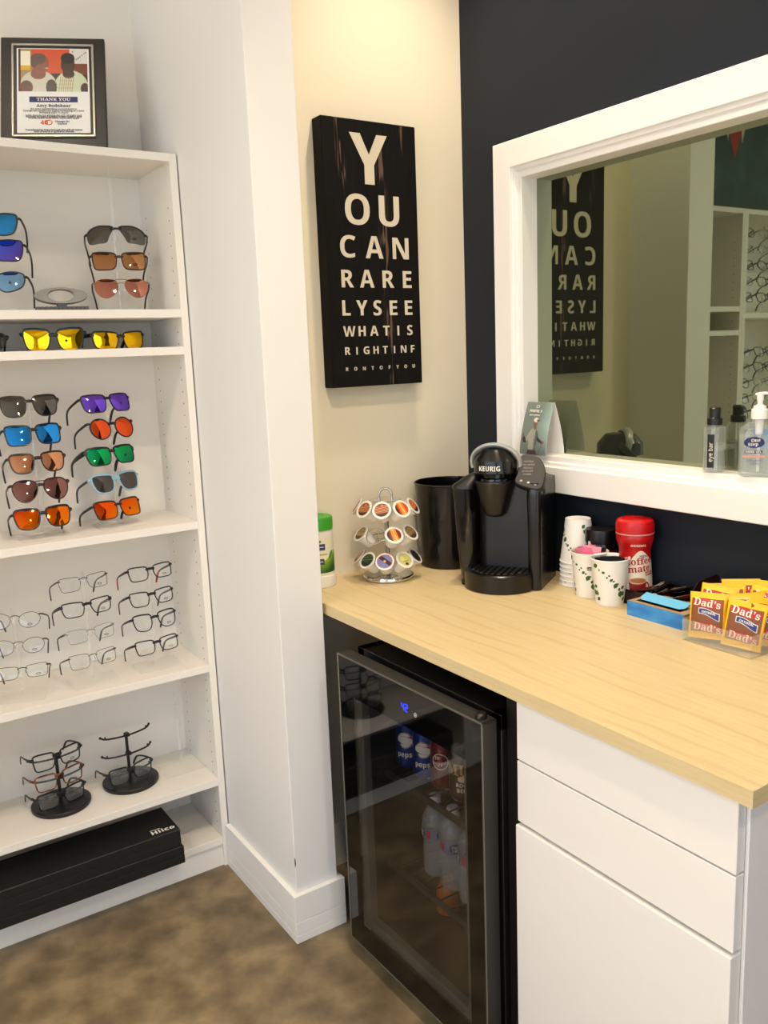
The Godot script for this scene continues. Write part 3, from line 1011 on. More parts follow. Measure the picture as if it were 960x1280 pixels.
	glasses("black slab-sided sunglasses with green mirror lenses and yellow temple marks", {"shape": "slim", "w": 0.061, "h": 0.041, "gap": 0.012, "rim": 0.003, "frame": blk, "lens": l_jade, "grad": true, "wrap": 2.6, "brow": 0.7, "th": 0.014, "tt": 0.005, "sticker": "diamond", "sx": 0.0, "sy": 0.1}, Vector3(-1.003, 1.251, -0.28), 14, G3)
	glasses("clear ice blue square sunglasses with grey lenses on the rack by the wall", {"shape": "square", "w": 0.058, "h": 0.043, "gap": 0.016, "rim": 0.0036, "frame": iceblue, "temple": mat(Color(0.16, 0.2, 0.24), 0.35), "lens": l_grey, "brow": 0.6, "wrap": 1.7}, Vector3(-0.999, 1.176, -0.28), 14, G3)
	glasses("black sunglasses with flame orange to yellow mirror lenses, lowest beside the bookcase wall", {"shape": "rect", "w": 0.058, "h": 0.042, "gap": 0.015, "rim": 0.0024, "frame": blk, "lens": l_fire2, "grad": true, "brow": 0.7, "wrap": 1.8, "sticker": "diamond", "sx": -0.1, "sy": 0.1}, Vector3(-1.0, 1.104, -0.28), 14, G3)

	# clear-lensed frames
	var G4 := "eyeglasses on the three clear racks"
	rack("clear acrylic rack with three wire eyeglasses, cut by the picture edge", -1.297, -0.295, 0.6336, 0.875, [0.848, 0.777, 0.707], -20.0)
	rack("clear acrylic rack with four mixed eyeglasses, middle of three racks", -1.115, -0.285, 0.6336, 0.945, [0.922, 0.85, 0.775, 0.704])
	rack("clear acrylic rack with four black eyeglasses beside the bookcase wall", -0.932, -0.295, 0.6336, 0.94, [0.916, 0.841, 0.776, 0.697])
	var opt := {"called": "eyeglasses", "cat": "eyeglasses", "lens": clear, "sticker": "oval", "sy": 0.3, "mark": mat(Color(0.25, 0.24, 0.23), 0.6)}
	var wire := {"shape": "rect", "w": 0.053, "h": 0.031, "gap": 0.019, "kind": "wire", "rim": 0.0017, "frame": pew, "temple": grey, "th": 0.0045, "tt": 0.002, "wrap": 1.0}
	var full := {"shape": "rect", "w": 0.052, "h": 0.031, "gap": 0.019, "rim": 0.0024, "frame": blk, "th": 0.007, "wrap": 1.1, "brow": 0.3, "depth": 0.0035}
	var D := func(base: Dictionary, more: Dictionary) -> Dictionary:
		var d := opt.duplicate()
		d.merge(base, true)
		d.merge(more, true)
		return d
	glasses("pewter wire eyeglasses with oval lenses, topmost of three at the picture edge", D.call(wire, {"shape": "oval", "h": 0.033}), Vector3(-1.299, 0.848, -0.27), -26, G4)
	glasses("thin dark wire eyeglasses, middle of three at the picture edge", D.call(wire, {"shape": "oval", "h": 0.033, "frame": pew, "temple": brn}), Vector3(-1.297, 0.777, -0.27), -18, G4)
	glasses("brown half-rim wire eyeglasses, lowest of three at the picture edge", D.call(wire, {"shape": "rect", "h": 0.028, "frame": brn}), Vector3(-1.295, 0.707, -0.27), -14, G4)
	glasses("thin silver-grey wire eyeglasses, topmost of four on the middle rack", D.call(wire, {"w": 0.055, "h": 0.032, "frame": pew, "temple": blk}), Vector3(-1.118, 0.920, -0.26), 6, G4)
	glasses("black full-rim eyeglasses, second of four on the middle rack", D.call(full, {"shape": "slim", "w": 0.055, "h": 0.031, "wrap": 1.6, "th": 0.009}), Vector3(-1.115, 0.850, -0.26), 6, G4)
	glasses("silver rimless-looking eyeglasses with dark temples on the middle rack", D.call(wire, {"w": 0.054, "h": 0.031, "frame": silver, "temple": grey, "th": 0.006}), Vector3(-1.113, 0.775, -0.26), 6, G4)
	glasses("dark pewter wire eyeglasses, lowest of four on the middle rack", D.call(wire, {"w": 0.054, "h": 0.033, "frame": pew, "temple": brn}), Vector3(-1.114, 0.704, -0.26), 6, G4)
	glasses("black eyeglasses with red temple tips, topmost of the four black pairs", D.call(full, {"temple": blk, "tip": red}), Vector3(-0.932, 0.914, -0.27), 6, G4)
	glasses("slim black rectangular eyeglasses, second from the top beside the bookcase wall", D.call(full, {"shape": "slim", "h": 0.032}), Vector3(-0.934, 0.841, -0.27), 6, G4)
	glasses("taller black square eyeglasses, third from the top beside the bookcase wall", D.call(full, {"shape": "square", "h": 0.037, "brow": 0.6}), Vector3(-0.931, 0.772, -0.27), 6, G4)
	glasses("thin black rectangular eyeglasses, lowest beside the bookcase wall", D.call(full, {"shape": "rect", "h": 0.031}), Vector3(-0.931, 0.699, -0.27), 6, G4)

	# low shelf: two black turntable stands
	var G5 := "eyeglasses on the black round stands"
	black_stand("black round eyeglasses stand filled with three frames", Vector3(-1.226, 0.2807, -0.325), [0.145, 0.085, 0.032], 4)
	black_stand("black round eyeglasses stand with two empty arms", Vector3(-1.026, 0.2807, -0.335), [0.150, 0.092, 0.036], 4)
	var tort := mat(Color.WHITE, 0.3)
	tort.albedo_texture = noise_tex(0.03, 3, [Color(0.14, 0.06, 0.03), Color(0.42, 0.2, 0.09), Color(0.62, 0.38, 0.2)], [0.35, 0.55, 0.75], 5, 128)
	tort.uv1_triplanar = true
	tort.uv1_scale = Vector3(12, 12, 12)
	glasses("black eyeglasses, topmost of three on the filled round stand", D.call(full, {"h": 0.036, "w": 0.054, "rim": 0.003, "sticker": "oval"}), Vector3(-1.226, 0.428, -0.308), 10, G5, -9)
	glasses("brown tortoiseshell eyeglasses in the middle of the filled round stand", D.call(full, {"h": 0.034, "w": 0.054, "rim": 0.003, "frame": tort}), Vector3(-1.226, 0.367, -0.308), 10, G5, -9)
	glasses("black eyeglasses, lowest on the filled round stand", D.call(full, {"h": 0.034, "w": 0.054, "rim": 0.003, "frame": blk}), Vector3(-1.226, 0.313, -0.308), 10, G5, -9)
	glasses("black eyeglasses alone on the round stand with empty arms", D.call(full, {"h": 0.036, "w": 0.054, "rim": 0.003}), Vector3(-1.026, 0.318, -0.318), 10, G5, -9)
	rack("empty clear acrylic rack beside the two black round stands", -0.872, -0.335, 0.2807, 0.52, [0.50, 0.43, 0.36])

	# second bookcase, seen in the mirror
	var proto: Node3D
	var G6 := "eyeglasses of the second bookcase"
	var word := ["topmost", "second", "third", "fourth", "lowest"]
	var shelf_w := ["upper", "lower"]
	for si in 2:
		var y0: float = [1.60, 1.09][si]
		for k in 2:
			var x: float = [-1.735, -1.91][k]
			rack("clear rack, %s shelf of the second bookcase in the mirror, %s the divider" % [shelf_w[si], ["next to", "farther from"][k]], x, -0.31, y0, y0 + 0.38, [])
			for j in 5:
				var lab := "%s eyeglasses on the %s mirrored rack %s the white divider" % [word[j], shelf_w[si], ["beside", "away from"][k]]
				var at := Vector3(x, y0 + 0.345 - j * 0.068, -0.287)
				if si == 0 and k == 0:
					proto = glasses(lab, D.call(full if j % 2 == 0 else wire, {"shape": ["oval", "round", "rect", "oval", "rect"][j], "h": 0.034, "frame": [brn, pew, grey, blk, brn][j]}), at, 4, G6)
				else:
					var src: Node3D = get_node(["eyeglasses_015", "eyeglasses_016", "eyeglasses_017", "eyeglasses_018", "eyeglasses_019"][(j * 2 + k + si) % 5])
					copy(src, lab, at, 4)

func black_stand(label: String, at: Vector3, arms: Array, yaw: float) -> void:
	var o := thing("eyeglasses_stand", label, "display stand", at, yaw, "black round eyeglasses stands")
	part(o, "base", MB.new().lathe([Vector2(0, 0), Vector2(0.078, 0), Vector2(0.080, 0.003), Vector2(0.080, 0.010), Vector2(0.077, 0.0125), Vector2(0.058, 0.0125), Vector2(0.054, 0.009), Vector2(0.0, 0.009)], 40), black_plastic)
	part(o, "post", MB.new().tube([Vector3(0, 0.009, -0.003), Vector3(0, arms[0] + 0.004, -0.003)], 0.0045, 10), black_plastic, 50.0)
	for y in arms:
		var b := MB.new()
		var pts := curve([Vector3(-0.072, y + 0.005, -0.010), Vector3(-0.06, y + 0.001, -0.002), Vector3(-0.03, y, 0.006), Vector3(0, y, 0.009), Vector3(0.03, y, 0.006), Vector3(0.06, y + 0.001, -0.002), Vector3(0.072, y + 0.005, -0.010)], 3)
		b.tube(pts, Vector2(0.0032, 0.0026), 8, false, Vector3.UP)
		b.box(Vector3(0, y, 0.003), Vector3(0.014, 0.009, 0.018), 0.001)
		for s in [-1, 1]:
			b.ell(Vector3(s * 0.073, y + 0.006, -0.011), Vector3(0.004, 0.004, 0.004), 8, 6)
			b.tube([Vector3(s * 0.061, y, -0.002), Vector3(s * 0.061, y + 0.008, -0.004)], 0.0025, 6)
		part(o, "arm", b, black_plastic, 50.0)

# ---------------------------------------------------------------- counter, cabinet, cooler
func make_counter() -> void:
	var o := thing("worktop", "long pale wood worktop with a square front edge along the navy wall", "countertop", Vector3(-0.3285, 0.8521, 0.7085))
	var b := MB.new()
	var x0 := -0.657; var x1 := -0.0005; var z0 := 0.0005; var z1 := 1.417; var y0 := 0.8521; var e := 0.0007
	b.xf = Transform3D(Basis(), -o.position)
	var f := func(a: Vector3, bb: Vector3, c: Vector3, d: Vector3, ax: int) -> void:
		var u := func(p: Vector3) -> Vector2:
			if ax == 0: return Vector2(p.y / 0.8 + 0.31, p.z / 0.8)
			if ax == 1: return Vector2(p.x / 0.8, p.z / 0.8)
			return Vector2(p.y / 0.8 + 0.31, p.x / 0.8)
		b.q(a, bb, c, d, u.call(a), u.call(bb), u.call(c), u.call(d))
	f.call(Vector3(x0 + e, CT, z0), Vector3(x1, CT, z0), Vector3(x1, CT, z1 - e), Vector3(x0 + e, CT, z1 - e), 1)
	f.call(Vector3(x0, y0, z0), Vector3(x1, y0, z0), Vector3(x1, y0, z1), Vector3(x0, y0, z1), 1)
	f.call(Vector3(x0, y0, z0), Vector3(x0, CT - e, z0), Vector3(x0, CT - e, z1), Vector3(x0, y0, z1), 0)
	f.call(Vector3(x0, CT - e, z0), Vector3(x0 + e, CT, z0), Vector3(x0 + e, CT, z1 - e), Vector3(x0, CT - e, z1), 0)
	f.call(Vector3(x0, y0, z1), Vector3(x1, y0, z1), Vector3(x1, CT - e, z1), Vector3(x0, CT - e, z1), 2)
	f.call(Vector3(x0, CT - e, z1), Vector3(x0 + e, CT, z1 - e), Vector3(x1, CT, z1 - e), Vector3(x1, CT - e, z1), 2)
	f.call(Vector3(x0, y0, z0), Vector3(x1, y0, z0), Vector3(x1, CT, z0), Vector3(x0, CT, z0), 2)
	f.call(Vector3(x1, y0, z0), Vector3(x1, CT, z0), Vector3(x1, CT, z1), Vector3(x1, y0, z1), 0)
	b.fin(0, 2)
	b.xf = Transform3D.IDENTITY
	part(o, "slab", b, wood, 20.0)

	var lacquer := mat(Color(0.90, 0.885, 0.87), 0.32)
	var c := thing("base_cabinet", "white base cabinet with two plain drawers above a plain door", "cabinet", Vector3(-0.32, 0, 1.155))
	var m := Transform3D(Basis(), -c.position)
	var mk := func(a: Vector3, bq: Vector3, bev: float) -> MB:
		var q := MB.new()
		q.xf = m
		return q.bb(a, bq, bev)
	part(c, "body", mk.call(Vector3(-0.622, 0.09, 0.925), Vector3(-0.004, 0.8515, 1.385), 0.001), lacquer)
	part(c, "toe_kick", mk.call(Vector3(-0.57, 0.0, 0.925), Vector3(-0.01, 0.09, 1.385), 0.0), lacquer)
	part(c, "drawer", mk.call(Vector3(-0.6443, 0.7295, 0.922), Vector3(-0.6235, 0.8505, 1.387), 0.0012), lacquer)
	part(c, "drawer", mk.call(Vector3(-0.6443, 0.6025, 0.922), Vector3(-0.6235, 0.7265, 1.387), 0.0012), lacquer)
	part(c, "door", mk.call(Vector3(-0.6495, 0.10, 0.922), Vector3(-0.6235, 0.5965, 1.387), 0.0012), lacquer)
	part(c, "end_panel", mk.call(Vector3(-0.6225, 0.0, 1.3855), Vector3(-0.004, 0.8515, 1.392), 0.001), lacquer)

func seven_seg(par: Node, at: Transform3D, digits: String, h: float, m: Material) -> void:
	var segs := {"4": "bcfg", "2": "abdeg"}
	var b := MB.new()
	var x := 0.0
	for d in digits:
		var w := h * 0.5
		var t := h * 0.075
		var L := {"a": [0.5, 1.0, 0], "b": [1.0, 0.75, 1], "c": [1.0, 0.25, 1], "d": [0.5, 0.0, 0], "e": [0.0, 0.25, 1], "f": [0.0, 0.75, 1], "g": [0.5, 0.5, 0]}
		for s in segs[d]:
			var p = L[s]
			b.xf = at
			b.box(Vector3(x + p[0] * w, (p[1] - 0.5) * h, 0), Vector3(t if p[2] else w * 0.8, h * 0.42 if p[2] else t, 0.0006))
		x += h * 0.85
	part(par, "display_digits", b, m)

func make_cooler() -> void:
	var o := thing("beverage_cooler", "black glass-door beverage cooler with silver door edge under the worktop", "mini fridge", Vector3(-0.36, 0, 0.63))
	var inv := Transform3D(Basis(), -o.position)
	var mk := func() -> MB:
		var q := MB.new()
		q.xf = inv
		return q
	var shell := mat(Color(0.025, 0.025, 0.026), 0.4)
	var liner := mat(Color(0.05, 0.05, 0.052), 0.45)
	var z0 := 0.372; var z1 := 0.888; var xf := -0.652; var xb := -0.06; var y0 := 0.03; var y1 := 0.806
	var b: MB = mk.call()
	b.bb(Vector3(xf, y0, z0), Vector3(xb, y1, z0 + 0.028), 0.001)
	b.bb(Vector3(xf, y0, z1 - 0.028), Vector3(xb, y1, z1), 0.001)
	b.bb(Vector3(xf, y1 - 0.03, z0), Vector3(xb, y1, z1), 0.001)
	b.bb(Vector3(xf, y0, z0), Vector3(xb, y0 + 0.03, z1), 0.001)
	b.bb(Vector3(xb - 0.03, y0, z0), Vector3(xb, y1, z1))
	part(o, "body", b, shell)
	b = mk.call()
	b.bb(Vector3(xf + 0.004, y0 + 0.03, z0 + 0.028), Vector3(xb - 0.03, y0 + 0.034, z1 - 0.028))
	b.bb(Vector3(xf + 0.004, y1 - 0.034, z0 + 0.028), Vector3(xb - 0.03, y1 - 0.03, z1 - 0.028))
	b.bb(Vector3(xb - 0.036, y0 + 0.03, z0 + 0.028), Vector3(xb - 0.03, y1 - 0.03, z1 - 0.028))
	part(o, "liner", b, liner)
	# filler strip between cooler and cabinet
	part(o, "side_filler", mk.call().bb(Vector3(-0.64, 0.0, 0.8895), Vector3(-0.08, 0.8515, 0.9205), 0.001), shell)
	var ft := MB.new()
	for z in [z0 + 0.05, z1 - 0.05]:
		for x in [xf + 0.08, xb - 0.08]:
			ft.xf = Transform3D(Basis(), Vector3(x, 0, z) - o.position)
			ft.lathe([Vector2(0, 0), Vector2(0.018, 0), Vector2(0.018, 0.032), Vector2(0, 0.032)], 14)
	part(o, "feet", ft, black_plastic)
	for y in [0.486, 0.245]:
		b = mk.call()
		for k in 12:
			var z := lerpf(z0 + 0.034, z1 - 0.034, k / 11.0)
			b.tube([Vector3(xf + 0.05, y - 0.003, z), Vector3(xb - 0.04, y - 0.003, z)], 0.0022, 6)
		b.bb(Vector3(xf + 0.042, y - 0.016, z0 + 0.03), Vector3(xf + 0.05, y, z1 - 0.03), 0.001)
		b.bb(Vector3(-0.3, y - 0.006, z0 + 0.03), Vector3(-0.294, y - 0.001, z1 - 0.03))
		part(o, "wire_shelf", b, mat(Color(0.22, 0.21, 0.2), 0.35, 0.5), 50.0)
	# door: hung very slightly open, hinged at the cabinet side
	var dr := Node3D.new()
	dr.name = "door"
	var dz := 0.5187
	dr.transform = Transform3D(Basis(Vector3.UP, atan2(0.0106, 0.5187)), Vector3(-0.6964, 0.0494, 0.8847) - o.position)
	o.add_child(dr)
	# door frame of reference: x into the cooler, y up, z from -dz to 0
	var H := 0.752
	var T := 0.036
	var fm := mat(Color(0.50, 0.49, 0.47), 0.32, 0.75)
	b = MB.new()
	b.bb(Vector3(0.0, 0, -0.0045), Vector3(T, H, 0), 0.0008)
	b.bb(Vector3(0.0, 0, -dz), Vector3(T, H, -dz + 0.0045), 0.0008)
	b.bb(Vector3(0.0, H - 0.0045, -dz), Vector3(T, H, 0), 0.0008)
	b.bb(Vector3(0.0, 0, -dz), Vector3(T, 0.0045, 0), 0.0008)
	part(dr, "edge_trim", b, mat(Color(0.20, 0.19, 0.175), 0.45, 0.3))
	b = MB.new()
	b.bb(Vector3(-0.0006, 0, -0.004), Vector3(0.0012, H, 0), 0.0004)
	b.bb(Vector3(-0.0006, 0, -dz), Vector3(0.0012, H, -dz + 0.004), 0.0004)
	b.bb(Vector3(-0.0006, H - 0.004, -dz), Vector3(0.0012, H, 0), 0.0004)
	b.bb(Vector3(-0.0006, 0, -dz), Vector3(0.0012, 0.004, 0), 0.0004)
	part(dr, "bezel", b, fm)
	var l := 0.056; var r := 0.052; var tp := 0.094; var bt := 0.062
	b = MB.new()
	b.bb(Vector3(0.0008, 0.0045, -r), Vector3(0.006, H - 0.0045, -0.0045))
	b.bb(Vector3(0.0008, 0.0045, -dz + 0.0045), Vector3(0.006, H - 0.0045, -dz + l))
	b.bb(Vector3(0.0008, H - tp, -dz + l), Vector3(0.006, H - 0.0045, -r))
	b.bb(Vector3(0.0008, 0.0045, -dz + l), Vector3(0.006, bt, -r))
	part(dr, "black_border", b, mat(Color(0.012, 0.012, 0.012), 0.04))
	part(dr, "pane", MB.new().bb(Vector3(0.001, bt, -dz + l), Vector3(0.0056, H - tp, -r)), glass(Color(0.05, 0.05, 0.045), 0.22, 0.02))
	b = MB.new()
	var g := 0.022
	b.bb(Vector3(0.012, bt - 0.004, -dz + l - 0.004), Vector3(T - 0.002, H - tp + 0.004, -dz + l + g), 0.002)
	b.bb(Vector3(0.012, bt - 0.004, -r - g), Vector3(T - 0.002, H - tp + 0.004, -r + 0.004), 0.002)
	b.bb(Vector3(0.012, bt - 0.004, -dz + l + g), Vector3(T - 0.002, bt + g, -r - g), 0.002)
	part(dr, "inner_frame", b, mat(Color(0.34, 0.335, 0.32), 0.5))
	b = MB.new()
	b.xf = Transform3D(Basis(), Vector3(T * 0.45, H, -0.022))
	b.lathe([Vector2(0, 0), Vector2(0.012, 0), Vector2(0.012, 0.008), Vector2(0.009, 0.011), Vector2(0, 0.011)], 18)
	part(dr, "hinge_cap", b, black_plastic)
	var led := mat(Color(0.1, 0.15, 0.9), 0.5)
	led.emission_enabled = true
	led.emission = Color(0.08, 0.16, 1.0)
	led.emission_energy_multiplier = 7.0
	var face := Basis(Vector3.UP, -PI / 2)
	seven_seg(dr, Transform3D(face, Vector3(0.0004, H - 0.050, -0.262)), "42", 0.016, led)
	b = MB.new()
	var pts := []
	for k in 18:
		pts.append(Transform3D(face, Vector3(0.0004, H - 0.055, -0.213)) * Vector3(cos(TAU * k / 18) * 0.0045, sin(TAU * k / 18) * 0.0045, 0))
	b.tube(pts, 0.0004, 5, true)
	b.xf = Transform3D(face, Vector3(0.0004, H - 0.055, -0.213))
	b.prism(PackedVector2Array([Vector2(-0.002, -0.0015), Vector2(0.002, -0.0015), Vector2(0, 0.002)]), 0, 0.0003)
	part(dr, "touch_button", b, ink_white)
	make_drinks()

func can(called: String, label: String, at: Vector3, col: Color, kind: String, turn: float) -> Node3D:
	var o := thing(called, label, "soda can", at, turn, "soda cans in the cooler")
	var alu := mat(Color(0.75, 0.75, 0.76), 0.25, 1.0)
	var skin := mat(col, 0.28, 0.35)
	part(o, "body", MB.new().lathe([Vector2(0.0255, 0.004), Vector2(0.0285, 0.006), Vector2(0.033, 0.014), Vector2(0.033, 0.104), Vector2(0.031, 0.111), Vector2(0.0275, 0.1175)], 32, 0, TAU, 0), skin, 50.0)
	part(o, "lid", MB.new().lathe([Vector2(0, 0.1165), Vector2(0.023, 0.1165), Vector2(0.0245, 0.1195), Vector2(0.0268, 0.1205), Vector2(0.0278, 0.1195), Vector2(0.0275, 0.1172)], 32, 0, TAU, 0), alu)
	part(o, "bottom_rim", MB.new().lathe([Vector2(0, 0.008), Vector2(0.021, 0.004), Vector2(0.023, 0), Vector2(0.0255, 0.0042)], 32, 0, TAU, 0), alu)
	var tab := MB.new()
	tab.xf = Transform3D(Basis(Vector3.RIGHT, -PI / 2), Vector3(0, 0.118, 0))
	tab.prism(smooth([Vector2(-0.007, -0.004), Vector2(0, -0.012), Vector2(0.007, -0.004), Vector2(0.006, 0.008), Vector2(-0.006, 0.008)], 4), 0.0, 0.0015)
	part(o, "tab", tab, alu)
	var rf := func(_y: float) -> float: return 0.0332
	if kind == "globe":
		var w := MB.new()
		w.bend(blob(w, Vector2(0, 0.078), Vector2(0.0205, 0.0205)), rf)
		part(o, "globe_mark", w, ink_white)
		for half in 2:
			var hb := MB.new()
			var P := PackedVector2Array()
			var n := 18
			for k in n + 1:
				var a := lerpf(0.15, PI - 0.45, float(k) / n) + PI * half
				P.append(Vector2(cos(a), sin(a)) * 0.0195 + Vector2(0, 0.078))
			for k in range(1, 8):
				var f := k / 8.0
				var p := P[n].lerp(P[0], f)
				P.append(p + Vector2(0, (0.004 if half == 0 else -0.004) * sin(f * PI * 1.0) * (1.0)))
			hb.prism(P, 0.0005, 0.0009)
			hb.bend(0, rf)
			part(o, "globe_swirl", hb, mat([Color(0.75, 0.05, 0.07), Color(0.03, 0.10, 0.42)][half], 0.35))
		var tx := MB.new()
		letters(tx, "pepsi", 0.0125, at2(0, 0.041, 0.0002), true)
		tx.bend(0, rf)
		part(o, "lettering", tx, ink_white)
		tx = MB.new()
		tx.bend(patch(tx, 0.018, 0.018, 0.027, 0.031), rf)
		part(o, "fact_panel", tx, ink_white)
	elif kind == "oval":
		var tx := MB.new()
		var rr := []
		for k in 28:
			rr.append(Vector3(cos(TAU * k / 28) * 0.019, 0.075 + sin(TAU * k / 28) * 0.019, 0.0002))
		tx.tube(rr, 0.0012, 5, true)
		letters(tx, "Dr", 0.008, at2(-0.006, 0.084, 0.0002, 8), true, "Droid Serif")
		letters(tx, "Pepper", 0.0085, at2(0, 0.071, 0.0002, 8), true, "Droid Serif")
		tx.bend(0, rf)
		part(o, "lettering", tx, ink_white)
	else:
		var tx := MB.new()
		letters(tx, "MUG", 0.026, at2(0, 0.082, 0.0002), true, "Droid Serif")
		tx.bend(0, rf, 0.0)
		part(o, "lettering", tx, mat(Color(0.78, 0.62, 0.22), 0.4))
		tx = MB.new()
		letters(tx, "ROOT", 0.009, at2(0, 0.046, 0.0002), true)
		letters(tx, "BEER", 0.009, at2(0, 0.033, 0.0002), true)
		tx.bend(0, rf)
		part(o, "lettering", tx, ink_white)
		tx = MB.new()
		tx.bend(blob(tx, Vector2(0.0, 0.061), Vector2(0.012, 0.008)), rf)
		part(o, "foam_mark", tx, mat(Color(0.85, 0.78, 0.62), 0.5))
	return o

func water_bottle(label: String, at: Vector3, turn: float) -> void:
	var o := thing("water_bottle", label, "water bottle", at, turn, "water bottles in the cooler")
	var pr := [Vector2(0.0, 0.004), Vector2(0.024, 0.0), Vector2(0.031, 0.006)]
	for k in 5:
		pr.append(Vector2(0.0325, 0.014 + k * 0.017))
		pr.append(Vector2(0.0305, 0.022 + k * 0.017))
	pr.append_array([Vector2(0.0325, 0.099), Vector2(0.0325, 0.128), Vector2(0.0335, 0.136), Vector2(0.031, 0.15), Vector2(0.022, 0.167), Vector2(0.0135, 0.177), Vector2(0.0125, 0.182), Vector2(0.0125, 0.196), Vector2(0, 0.196)])
	part(o, "bottle", MB.new().lathe(pr, 28), glass(Color(0.84, 0.87, 0.89), 0.26, 0.05), 50.0)
	part(o, "cap", MB.new().lathe([Vector2(0, 0.186), Vector2(0.0145, 0.186), Vector2(0.0145, 0.2), Vector2(0.0135, 0.2015), Vector2(0, 0.2015)], 24), mat(Color(0.85, 0.86, 0.87), 0.4))
	part(o, "neck_ring", MB.new().lathe([Vector2(0.0128, 0.181), Vector2(0.0155, 0.181), Vector2(0.0155, 0.1835), Vector2(0.0128, 0.1835)], 24, 0, TAU, 0), mat(Color(0.8, 0.82, 0.84), 0.4))
	part(o, "label_band", MB.new().lathe([Vector2(0.0329, 0.0985), Vector2(0.0332, 0.099), Vector2(0.0332, 0.1285), Vector2(0.0329, 0.129)], 36, 0, TAU, 0), mat(Color(0.42, 0.48, 0.62), 0.4))
	var rf := func(_y: float) -> float: return 0.0335
	for a in [-0.9, 0.9, 2.7]:
		var b := MB.new()
		b.bend(blob(b, Vector2(0, 0.1135), Vector2(0.015, 0.012)), rf, a)
		part(o, "label_oval", b, mat(Color(0.10, 0.10, 0.36), 0.4))
		b = MB.new()
		letters(b, "Pure", 0.006, at2(0, 0.1165, 0.0004), true, "Droid Serif")
		letters(b, "Life", 0.006, at2(0, 0.108, 0.0004), true, "Droid Serif")
		b.bend(0, rf, a)
		part(o, "lettering", b, ink_white)
		b = MB.new()
		b.bend(patch(b, -0.006, 0.103, 0.006, 0.124), rf, a + 0.75)
		part(o, "label_stripe", b, mat(Color(0.72, 0.16, 0.25), 0.4))

func make_drinks() -> void:
	can("soda_can", "blue soda can deepest in the cooler, beside another blue can", Vector3(-0.545, 0.4865, 0.418), Color(0.04, 0.15, 0.48), "globe", -52)
	can("soda_can", "blue soda can between the other blue can and the red can", Vector3(-0.543, 0.4865, 0.487), Color(0.04, 0.15, 0.48), "globe", -50)
	can("soda_can", "dark red soda can in the cooler next to the brown can", Vector3(-0.541, 0.4865, 0.556), Color(0.42, 0.03, 0.06), "oval", -55)
	can("soda_can", "brown root beer can nearest the cooler hinge", Vector3(-0.541, 0.4865, 0.626), Color(0.25, 0.13, 0.06), "mug", -40)
	water_bottle("clear water bottle on the middle cooler shelf, farthest from the hinge", Vector3(-0.545, 0.2465, 0.519), -60)
	water_bottle("clear water bottle between two other bottles in the cooler", Vector3(-0.545, 0.2465, 0.588), -80)
	water_bottle("clear water bottle on the cooler shelf, nearest the hinge", Vector3(-0.545, 0.2465, 0.659), -70)
	var j := thing("juice_bottle", "small orange juice bottle on the cooler floor beneath the water bottles", "juice bottle", Vector3(-0.462, 0.0645, 0.447), 0.0)
	j.scale = Vector3(0.92, 0.58, 0.92)
	part(j, "bottle", MB.new().lathe([Vector2(0, 0.003), Vector2(0.026, 0), Vector2(0.031, 0.006), Vector2(0.031, 0.045), Vector2(0.0285, 0.06), Vector2(0.031, 0.075), Vector2(0.031, 0.105), Vector2(0.02, 0.135), Vector2(0.016, 0.142), Vector2(0.016, 0.15), Vector2(0, 0.15)], 26), mat(Color(0.85, 0.42, 0.10), 0.25), 50.0)
	part(j, "cap", MB.new().lathe([Vector2(0, 0.146), Vector2(0.019, 0.146), Vector2(0.019, 0.163), Vector2(0, 0.163)], 24), mat(Color(0.85, 0.45, 0.1), 0.4))

